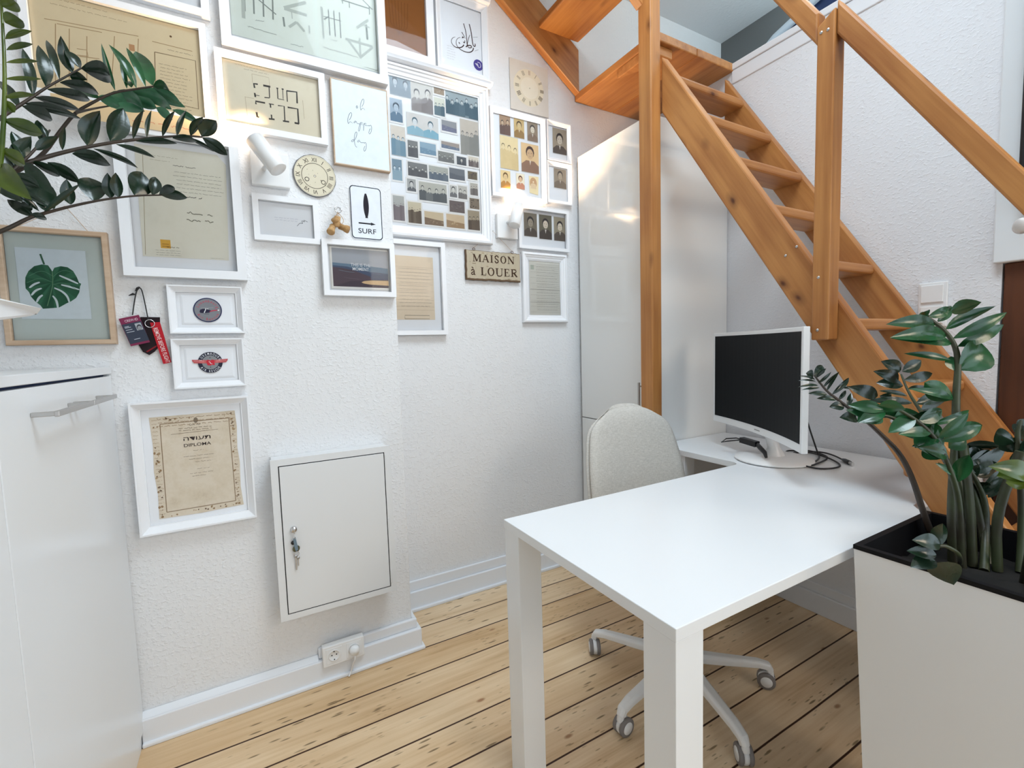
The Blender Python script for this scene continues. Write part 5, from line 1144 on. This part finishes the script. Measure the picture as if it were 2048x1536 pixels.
# ------------------------------------------------------------------ meter box, key, socket, switch
mbx = thing('meter_box', 'white metal meter box with a hinged door fixed low on the chimney breast', 'cabinet', (XB, .236, .58))
y0, y1, z0, z1, xf = .040, .434, .303, .856, XB + .088
MB().box(XB + .0005, xf - .004, y0 + .004, y1 - .004, z0 + .004, z1 - .004).build('box', M['metalw'], mbx, bevel=.003)
fm = MB()
for a, b, c_, d_ in ((y0, y0 + .022, z0, z1), (y1 - .022, y1, z0, z1), (y0 + .022, y1 - .022, z0, z0 + .020), (y0 + .022, y1 - .022, z1 - .022, z1)): fm.box(xf - .014, xf, a, b, c_, d_)
fm.build('rim', M['metalw'], mbx)
MB().box(xf - .012, xf - .0012, y0 + .0225, y1 - .0225, z0 + .0205, z1 - .0225).build('painted_gap_shade', M['gap'], mbx)  # dark slab, nearly flush, painted as the shade in the door gap
dor = MB().box(xf - .0035, xf + .0006, y0 + .0252, y1 - .0252, z0 + .0232, z1 - .0252).build('door', M['metalw'], mbx, bevel=.001)
for zz in (.36, .56, .80): MB().cyl((xf, y1 - .020, zz - .025), (xf, y1 - .020, zz + .025), .0028, seg=8).build('hinge', M['metalw'], dor)
lk_ = Vector((xf, .0965, .614)); MB().lathe(lk_, [(0, .010), (.008, .010), (.0105, .007), (.011, 0)], 20, (1, 0, 0)).build('lock', M['chrome'], dor)
ky = thing('key_bunch', 'small bunch of keys with a blue tag hanging from the meter box lock', 'keys', (xf + .015, .098, .54))
K0 = lk_ + Vector((.012, 0, 0))
MB().box(K0.x - .004, K0.x + .018, K0.y - .0012, K0.y + .0012, K0.z - .006, K0.z + .006).build('key', M['steel'], ky)
MB().ring(K0 + Vector((.012, 0, -.016)), (0, 1, .1), .010, .0009).build('key_ring', M['chrome'], ky)
fo = lambda y, z_, x=.014: Vector((xf + x, .097 + y, z_))
MB().add([fo(-.004, .585), fo(.003, .590), fo(.007, .562), fo(.009, .545), fo(.001, .542), fo(-.003, .560), fo(-.004, .585, .011), fo(.003, .590, .011), fo(.007, .562, .011), fo(.009, .545, .011), fo(.001, .542, .011), fo(-.003, .560, .011)], [(0, 5, 4, 3, 2, 1), (6, 7, 8, 9, 10, 11), (0, 1, 7, 6), (1, 2, 8, 7), (2, 3, 9, 8), (3, 4, 10, 9), (4, 5, 11, 10), (5, 0, 6, 11)]).build('tag', mat('slate_blue_tag', (108, 128, 142), .5), ky)
MB().lathe(fo(-.005, .572, .010), [(0, 0), (.007, 0), (.007, .003), (0, .003)], 14, (1, 0, 0)).build('fob', M['black'], ky)
MB().lathe(fo(.003, .548, .006), [(0, 0), (.0115, 0), (.0115, .002), (0, .002)], 18, (1, .2, 0)).build('key_head', mat('olive_brass', (112, 112, 88), .4, .7), ky)
MB().ring(fo(.003, .530, .008), (1, 0, 0), .008, .0009).build('key_ring', M['chrome'], ky)
for a, b, c_ in ((.0, .522, .475), (.0065, .515, .488)):
    MB().box(xf + .007, xf + .009, .0975 + a - .0018, .0975 + a + .0018, c_, b).lathe((xf + .007, .0975 + a, b), [(0, 0), (.005, 0), (.005, .002), (0, .002)], 14, (1, 0, 0)).build('key', M['steel'], ky)
sk_ = thing('wall_socket', 'white double wall socket above the skirting below the meter box', 'socket', (XB + .02, .239, .102))
MB().box(XB + .0165, XB + .0435, .166, .312, .064, .140).build('cover_plate', M['white'], sk_, bevel=.003)
xs_ = XB + .0436
for yc in (.2045, .2745):
    s_ = MB().box(xs_ - .0006, xs_ + .0012, yc - .027, yc + .027, .074, .130).build('socket_face', M['white'], sk_, bevel=.001)
    MB().lathe((xs_ + .0013, yc, .102), [(0, .0004), (.0175, .0004), (.0185, .0016), (.0205, .0016), (.0205, 0)], 32, (1, 0, 0)).build('socket_well', M['white'], s_)
h_ = MB()
for yy, zz in ((.1965, .1045), (.2125, .1045), (.2045, .117), (.2045, .087)): h_.lathe((xs_ + .0018, yy, zz), [(0, .0006), (.0023, .0006), (.0023, 0)], 10, (1, 0, 0))
h_.build('pin_holes', M['gap'], sk_)
pg = thing('plug', 'white plug with a short cable pushed into the right socket', 'plug', (XB + .06, .2745, .10))
MB().lathe((xs_ + .003, .2745, .102), [(0, 0), (.0185, 0), (.0185, .010), (.015, .020), (0, .022)], 28, (1, 0, 0)).build('plug_body', M['white'], pg)
MB().tube(smooth([Vector((xs_ + .018, .2745, .090)), Vector((xs_ + .022, .272, .070)), Vector((xs_ + .006, .268, .050)), Vector((XB + .040, .262, .020)), Vector((XB + .05, .25, .006))]), .003, 8).build('cable', M['white'], pg)
ls = thing('light_switch', 'white double light switch on the back wall above the stair stringer', 'switch', (-.706, YB, 1.31))
fM = MB().box(-.746, -.665, YB - .009, YB - .0005, 1.232, 1.388); fM.build('cover_plate', M['white'], ls, bevel=.003)
for a, b in ((1.318, 1.378), (1.244, 1.304)): MB().box(-.737, -.675, YB - .0145, YB - .0095, a, b).build('rocker', M['white'], ls, bevel=.0015)
# ------------------------------------------------------------------ arum-like potted plants with pinnate fronds
LEAFW = 1.18
def add_leaf(mb, base, tip, wid, tilt=0.5, bend=.10, fold=.25, seg=8, blunt=.0):
    base, tip = Vector(base), Vector(tip); ax = tip - base; L_ = ax.length; ax.normalize()
    wid = wid * LEAFW; view = ((base + tip) / 2 - CAM).normalized(); side = ax.cross(view)
    side = side.normalized() if side.length > .05 else ax.orthogonal().normalized()
    side = Matrix.Rotation(tilt, 3, ax) @ side; nrm = side.cross(ax).normalized()
    if nrm.z < 0: nrm = -nrm
    wid = wid / max(.35, math.cos(tilt)); vs = []; fs = []
    for i in range(seg + 1):
        t = i / seg; wv = math.sin(PI * min(1, t ** .85)) ** (.62 + .2 * (1 - blunt)) * wid / 2
        if t < .12: wv = max(wv * .6, wid * .04)
        c = base + ax * L_ * t + nrm * (math.sin(PI * t) * bend * L_)
        for s in (-1, -.5, 0, .5, 1): vs.append(c + side * s * wv + nrm * (abs(s) * fold * wv + (-.02 * wid if s == 0 else 0)))
    for i in range(seg):
        for j in range(4): a = i * 5 + j; fs.append((a, a + 1, a + 6, a + 5))
    mb.add(vs, fs, True)
def frond(plant, stem, leaves, r0, r1, mt, smt, seed=1, d=1.0):
    """stem: points; leaves: (base point, tip point, width)"""
    rr = random.Random(seed); pts = smooth([Vector(p) for p in stem]); n = len(pts)
    so = MB().tube(pts, [r0 + (r1 - r0) * i / (n - 1) for i in range(n)], 8).build('stem', M[smt], plant)
    m = MB()
    for b, t, w_ in leaves: add_leaf(m, b, t, w_, rr.uniform(.15, .6), rr.uniform(.05, .13), rr.uniform(.15, .4))
    m.build('leaflets', M[mt], so)
def trace(S, d0, d1=None):      # picture trace -> points at given forward distance
    x0, y0, s = S; d1 = d1 if d1 is not None else d0
    return lambda px, py, k=0.5: at(x0 + px / s, y0 + py / s, d0 + (d1 - d0) * k)
def mkfrond(plant, S, stem, leaves, d0, d1, r0, r1, mt, smt, seed, root=None, dz=.03):
    x0, y0, s = S; rr = random.Random(seed * 13 + 5); xs = [p[0] for p in stem]; xa, xb = stem[0][0], stem[-1][0]; ya, yb = stem[0][1], stem[-1][1]
    horiz = abs(xb - xa) > abs(yb - ya)
    dep = lambda px, py: d0 + (d1 - d0) * min(1.1, max(-.1, ((px - xa) / (xb - xa)) if horiz else ((py - ya) / (yb - ya))))
    sp_ = [at(x0 + a / s, y0 + b / s, dep(a, b)) for a, b in stem]
    if root is not None: sp_ = [Vector(root)] + sp_
    lv = []
    for q in leaves:
        (a, b), (c_, e), w_ = q; db = dep(a, b); dt = db + rr.uniform(-dz, dz)
        lv.append((at(x0 + a / s, y0 + b / s, db), at(x0 + c_ / s, y0 + e / s, dt), w_ / s / FPX * db))
    frond(plant, sp_, lv, r0, r1, mt, smt, seed)

LP = thing('potted_plant', 'dark arching plant with long fronds reaching in from the left edge over the pictures', 'plant', (-1.35, -.70, 1.18))
MB().lathe((-1.35, -.70, 1.181), [(0, 0), (.085, 0), (.105, .05), (.118, .20), (.120, .215), (.112, .215), (.108, .19), (0, .185)], 36).build('pot', M['white'], LP)
rt = lambda dx_, dy_: (-1.35 + dx_, -.70 + dy_, 1.35)
S4_ = (0, 0, 4)
mkfrond(LP, S4_, [(-60, 985), (100, 880), (260, 775), (370, 700), (480, 640), (650, 545)],
    [((265, 765), (180, 385), 62), ((370, 695), (305, 360), 78), ((475, 635), (370, 320), 48), ((575, 580), (485, 285), 72), ((645, 545), (515, 400), 58), ((650, 548), (880, 602), 125), ((480, 660), (790, 752), 70), ((380, 715), (720, 800), 66), ((280, 780), (640, 880), 60), ((180, 850), (420, 960), 80), ((560, 610), (700, 640), 60), ((150, 860), (-30, 640), 60), ((200, 830), (650, 950), 60)],
    .95, 1.04, .0045, .0016, 'leafd', 'stemd', 3, rt(.02, .03))
mkfrond(LP, S4_, [(-150, 1560), (120, 1380), (340, 1250), (480, 1050), (600, 900), (740, 820), (900, 740), (1070, 715), (1230, 690)],
    [((920, 722), (810, 345), 34), ((1015, 708), (960, 480), 30), ((1090, 702), (870, 355), 55), ((1165, 692), (1010, 380), 46), ((1220, 682), (1085, 410), 105), ((1225, 690), (1355, 725), 70), ((800, 790), (560, 700), 60), ((1050, 700), (1020, 650), 40)],
    .98, 1.10, .0055, .0018, 'leaf', 'stemd', 4, rt(.04, .0))
mkfrond(LP, S4_, [(600, 905), (740, 870), (890, 845)],
    [((850, 780), (1030, 855), 110), ((900, 750), (1150, 875), 95), ((960, 735), (1255, 865), 85), ((1040, 725), (1375, 875), 75), ((1120, 712), (1485, 860), 75), ((1225, 700), (1450, 835), 60), ((880, 850), (1160, 890), 60), ((780, 775), (960, 850), 70), ((1250, 860), (1380, 960), 60), ((1380, 880), (1600, 990), 46)],
    1.02, 1.10, .003, .0015, 'leaf_sheen', 'stemd', 5)
mkfrond(LP, S4_, [(-60, 1420), (120, 1330), (340, 1265), (500, 1220), (700, 1175), (900, 1140), (1100, 1115), (1300, 1095), (1500, 1085), (1620, 1097)],
    [((700, 1165), (800, 885), 112), ((885, 1132), (985, 865), 125), ((1065, 1112), (1150, 880), 34), ((1175, 1102), (1212, 880), 28), ((1300, 1092), (1400, 885), 34), ((1415, 1085), (1490, 880), 34), ((1525, 1085), (1625, 935), 50), ((1615, 1092), (1730, 965), 105), ((1620, 1100), (1820, 1242), 76), ((1500, 1098), (1715, 1215), 26), ((1380, 1105), (1575, 1132), 46), ((1090, 1130), (1420, 1148), 42), ((930, 1155), (1240, 1262), 36), ((750, 1190), (1105, 1345), 38), ((580, 1230), (885, 1322), 85), ((380, 1300), (640, 1462), 80), ((500, 1200), (520, 1010), 34), ((380, 1100), (330, 1000), 30), ((250, 1290), (480, 1410), 60)],
    .92, 1.12, .0055, .0018, 'leafd', 'stemd', 6, rt(.0, .05))
S64 = (0, 330, 6.4)
mkfrond(LP, S64, [(-60, 880), (150, 790), (380, 670), (560, 620), (800, 555), (1100, 485), (1400, 430), (1750, 390), (2080, 385)],
    [((905, 505), (852, 178), 125), ((1205, 465), (1135, 160), 235), ((1415, 425), (1375, 98), 115), ((1520, 415), (1480, 95), 112), ((1725, 390), (1810, 85), 225), ((1950, 383), (1985, 150), 118), ((2060, 385), (2400, 420), 105), ((2040, 380), (2230, 280), 90), ((560, 610), (1030, 240), 60), ((690, 560), (180, 120), 250), ((620, 600), (440, 420), 80), ((420, 660), (90, 440), 110), ((380, 640), (600, 690), 70), ((250, 500), (420, 560), 90), ((500, 590), (100, 300), 60)],
    .93, 1.06, .005, .0016, 'leafd', 'stemd', 7, rt(-.02, .05))
mkfrond(LP, S4_, [(-80, 1560), (60, 1400), (200, 1280), (330, 1140), (400, 1040)],
    [((60, 1380), (-40, 1150), 90), ((120, 1330), (250, 1090), 95), ((200, 1280), (90, 1050), 80), ((330, 1140), (300, 960), 60), ((100, 1400), (320, 1500), 80), ((200, 1300), (440, 1560), 90), ((0, 1450), (190, 1620), 80), ((60, 1500), (360, 1640), 50), ((280, 1200), (460, 1090), 60), ((-20, 1300), (60, 1180), 60)],
    .90, .98, .0045, .0016, 'leafd', 'stemd', 9, rt(.03, .06))
mkfrond(LP, (0, 0, 1), [(-20, 470), (0, 340), (8, 240), (10, 140), (3, 10), (0, -30)],
    [((3, 12), (36, 8), 24), ((10, 45), (46, 42), 24), ((11, 78), (64, 62), 11), ((13, 100), (66, 88), 9), ((12, 125), (78, 123), 7), ((10, 158), (84, 158), 7), ((8, 196), (70, 190), 9), ((6, 240), (86, 268), 24), ((4, 200), (30, 225), 16), ((0, 300), (50, 330), 22), ((0, 330), (64, 400), 34)],
    .80, .84, .006, .0012, 'leafy', 'leafy', 8, rt(.08, .05), .01)

LEAFW = 1.45
RP = thing('potted_plant', 'tall glossy green plant with pointed leaflets growing from the white planter before the stairs', 'plant', (-.28, 1.28, .70))
def rootp(px, py): return desk(px, py, .695)
SR = (1680, 540, 5.565); D0 = .86
b1 = rootp(1907, 1125); dR = (b1 - CAM).dot(F_)
mkfrond(RP, SR, [(1240, 2600), (1290, 1900), (1290, 1400), (1315, 1100), (1300, 880), (1190, 690), (975, 525)],
    [((1060, 600), (510, 605), 105), ((1090, 575), (1235, 415), 62), ((1085, 570), (1240, 400), 60), ((1230, 470), (1575, 358), 105), ((980, 520), (1230, 430), 80), ((1000, 520), (870, 510), 60), ((1180, 655), (1735, 402), 82), ((1262, 760), (1860, 470), 92), ((1312, 850), (1825, 605), 98), ((1180, 725), (552, 752), 120), ((1240, 822), (560, 760), 90), ((1232, 1005), (708, 930), 55), ((1330, 1110), (1560, 800), 210), ((1280, 1120), (1235, 960), 110), ((1262, 1440), (940, 1250), 150), ((1250, 1430), (760, 1320), 60), ((960, 530), (975, 450), 50)],
    dR, dR + .03, .0105, .0035, 'leaf', 'stem', 11, b1)
b2 = rootp(1925, 1118); d2_ = (b2 - CAM).dot(F_)
mkfrond(RP, SR, [(1400, 2450), (1180, 2120), (1050, 1800), (850, 1500), (760, 1360), (680, 1160)],
    [((675, 1120), (455, 1015), 95), ((695, 1130), (905, 1005), 90), ((650, 1225), (368, 1125), 92), ((700, 1290), (400, 1255), 85), ((715, 1225), (1030, 1150), 80), ((745, 1400), (430, 1345), 34), ((760, 1320), (1040, 1300), 34), ((800, 1480), (280, 1460), 60), ((840, 1490), (1110, 1370), 90), ((560, 1440), (440, 1400), 80), ((420, 1400), (80, 1300), 100), ((300, 1330), (0, 1310), 30), ((900, 1560), (1190, 1440), 70)],
    d2_, d2_ + .16, .0075, .002, 'leafd', 'stem', 12, b2)
S69 = (1400, 640, 5.689)
b3 = rootp(1876, 1100); d3_ = (b3 - CAM).dot(F_)
mkfrond(RP, S69, [(2560, 2250), (2420, 1800), (2280, 1520), (2080, 1320), (1900, 1150), (1700, 1010), (1560, 900), (1450, 820), (1345, 690), (1300, 630)],
    [((1300, 640), (1390, 515), 70), ((1290, 640), (1205, 605), 70), ((1320, 660), (1435, 550), 26), ((1345, 720), (1495, 590), 24), ((1400, 770), (1590, 585), 22), ((1440, 810), (1580, 600), 22), ((1500, 850), (1695, 655), 40), ((1310, 680), (1120, 635), 16), ((1320, 700), (1115, 690), 14), ((1345, 745), (1110, 765), 22), ((1360, 770), (1150, 800), 20), ((1450, 845), (1230, 835), 40), ((1550, 910), (1325, 895), 40), ((1640, 990), (1470, 990), 70), ((1575, 910), (1660, 800), 30), ((1680, 980), (1720, 830), 40), ((1780, 1110), (1585, 1110), 95)],
    d3_, d3_ + .10, .008, .0016, 'leafd', 'stemd', 13, b3)
S5_ = (1536, 700, 4)
mkfrond(RP, S5_, [(1560, 1500), (1500, 1100), (1420, 860), (1300, 760), (1160, 640), (1000, 540), (900, 520)],
    [((930, 520), (622, 480), 100), ((900, 530), (715, 575), 100), ((905, 500), (1110, 505), 85), ((1010, 540), (1240, 530), 75), ((1130, 590), (1390, 490), 80), ((1180, 640), (1040, 560), 70), ((1250, 700), (1040, 665), 55), ((1330, 770), (1150, 770), 50), ((1400, 680), (1715, 600), 90), ((1300, 600), (1610, 480), 40), ((1400, 800), (1300, 600), 120), ((1480, 700), (1600, 660), 60), ((1200, 720), (1330, 520), 120), ((1420, 860), (1250, 760), 110), ((1380, 700), (1180, 560), 90)],
    dR + .02, dR - .02, .008, .003, 'leaf', 'stem', 14, rootp(1935, 1124))
mkfrond(RP, S5_, [(1730, 1500), (1660, 1150), (1560, 960), (1520, 860)],
    [((1530, 800), (1900, 770), 60), ((1560, 860), (1720, 830), 130), ((1560, 950), (1760, 850), 110), ((1640, 1000), (1830, 900), 120), ((1620, 950), (1800, 980), 100), ((1490, 970), (1360, 900), 18), ((1680, 1150), (1760, 1060), 60), ((1760, 1180), (1850, 1050), 40), ((1560, 900), (1680, 940), 90)],
    d2_, d2_ + .02, .010, .004, 'leafd', 'stem', 15, rootp(1975, 1130))
mkfrond(RP, S5_, [(2030, 1500), (2030, 1180), (2010, 950), (1990, 700), (2020, 560)],
    [((1980, 740), (1820, 660), 90), ((2000, 700), (2120, 640), 120), ((2000, 780), (2080, 830), 140), ((2010, 640), (2100, 560), 80), ((1990, 820), (1940, 700), 100)],
    d2_ - .05, d2_ - .05, .008, .004, 'leafd', 'stem', 16, rootp(2040, 1145))
mkfrond(RP, S5_, [(2140, 1300), (2100, 1050), (2060, 1000)],
    [((2100, 1010), (1760, 930), 110), ((2090, 1060), (1900, 1060), 90), ((2060, 1000), (1830, 1010), 90)],
    .78, .78, .006, .003, 'leafy', 'stem', 17, rootp(2046, 1165))
S2_ = (1648, 1000, 5.12)
mkfrond(RP, S2_, [(1400, 560), (1260, 470), (1180, 470)],
    [((1190, 450), (900, 410), 110), ((1150, 560), (845, 520), 90), ((1140, 620), (885, 690), 110), ((1160, 640), (1330, 870), 190), ((1200, 460), (1215, 240), 90)],
    .833, .833, .004, .003, 'leafd', 'stem', 18, rootp(1920, 1130), .006)
S14 = (1400, 560, 1.488)
mkfrond(RP, S14, [(775, 760), (770, 640), (735, 540), (700, 470), (650, 420), (590, 385)],
    [((545, 385), (440, 372), 26), ((550, 392), (470, 425), 26), ((530, 375), (612, 385), 24), ((640, 410), (560, 455), 30), ((650, 420), (720, 385), 28), ((690, 450), (590, 460), 22), ((700, 470), (640, 500), 34), ((710, 470), (800, 395), 22), ((735, 520), (660, 500), 30), ((740, 530), (640, 495), 20), ((720, 480), (838, 432), 26), ((760, 580), (700, 545), 14), ((770, 600), (800, 520), 30), ((740, 500), (790, 470), 30)],
    dR - .03, dR - .05, .008, .003, 'leaf', 'stem', 21, rootp(1925, 1138))
mkfrond(RP, S14, [(850, 760), (850, 660), (820, 590), (780, 540)],
    [((790, 560), (880, 515), 40), ((800, 560), (912, 492), 24), ((800, 570), (860, 560), 34), ((820, 590), (760, 520), 34), ((840, 640), (900, 560), 26), ((780, 545), (830, 500), 30)],
    d2_, d2_, .009, .004, 'leafd', 'stem', 22, rootp(1968, 1142))
for i, (a, b) in enumerate(((1945, 1132), (1995, 1142))):
    p = rootp(a, b); MB().tube(smooth([p, p + Vector((-.01, .01, .12)), p + Vector((-.03 + .05 * i, .02, .26))]), [.011] * 4 + [.008] * 9 if False else .009, 8).build('stem', M['stem'], RP)
for nm in ('screw',): pass
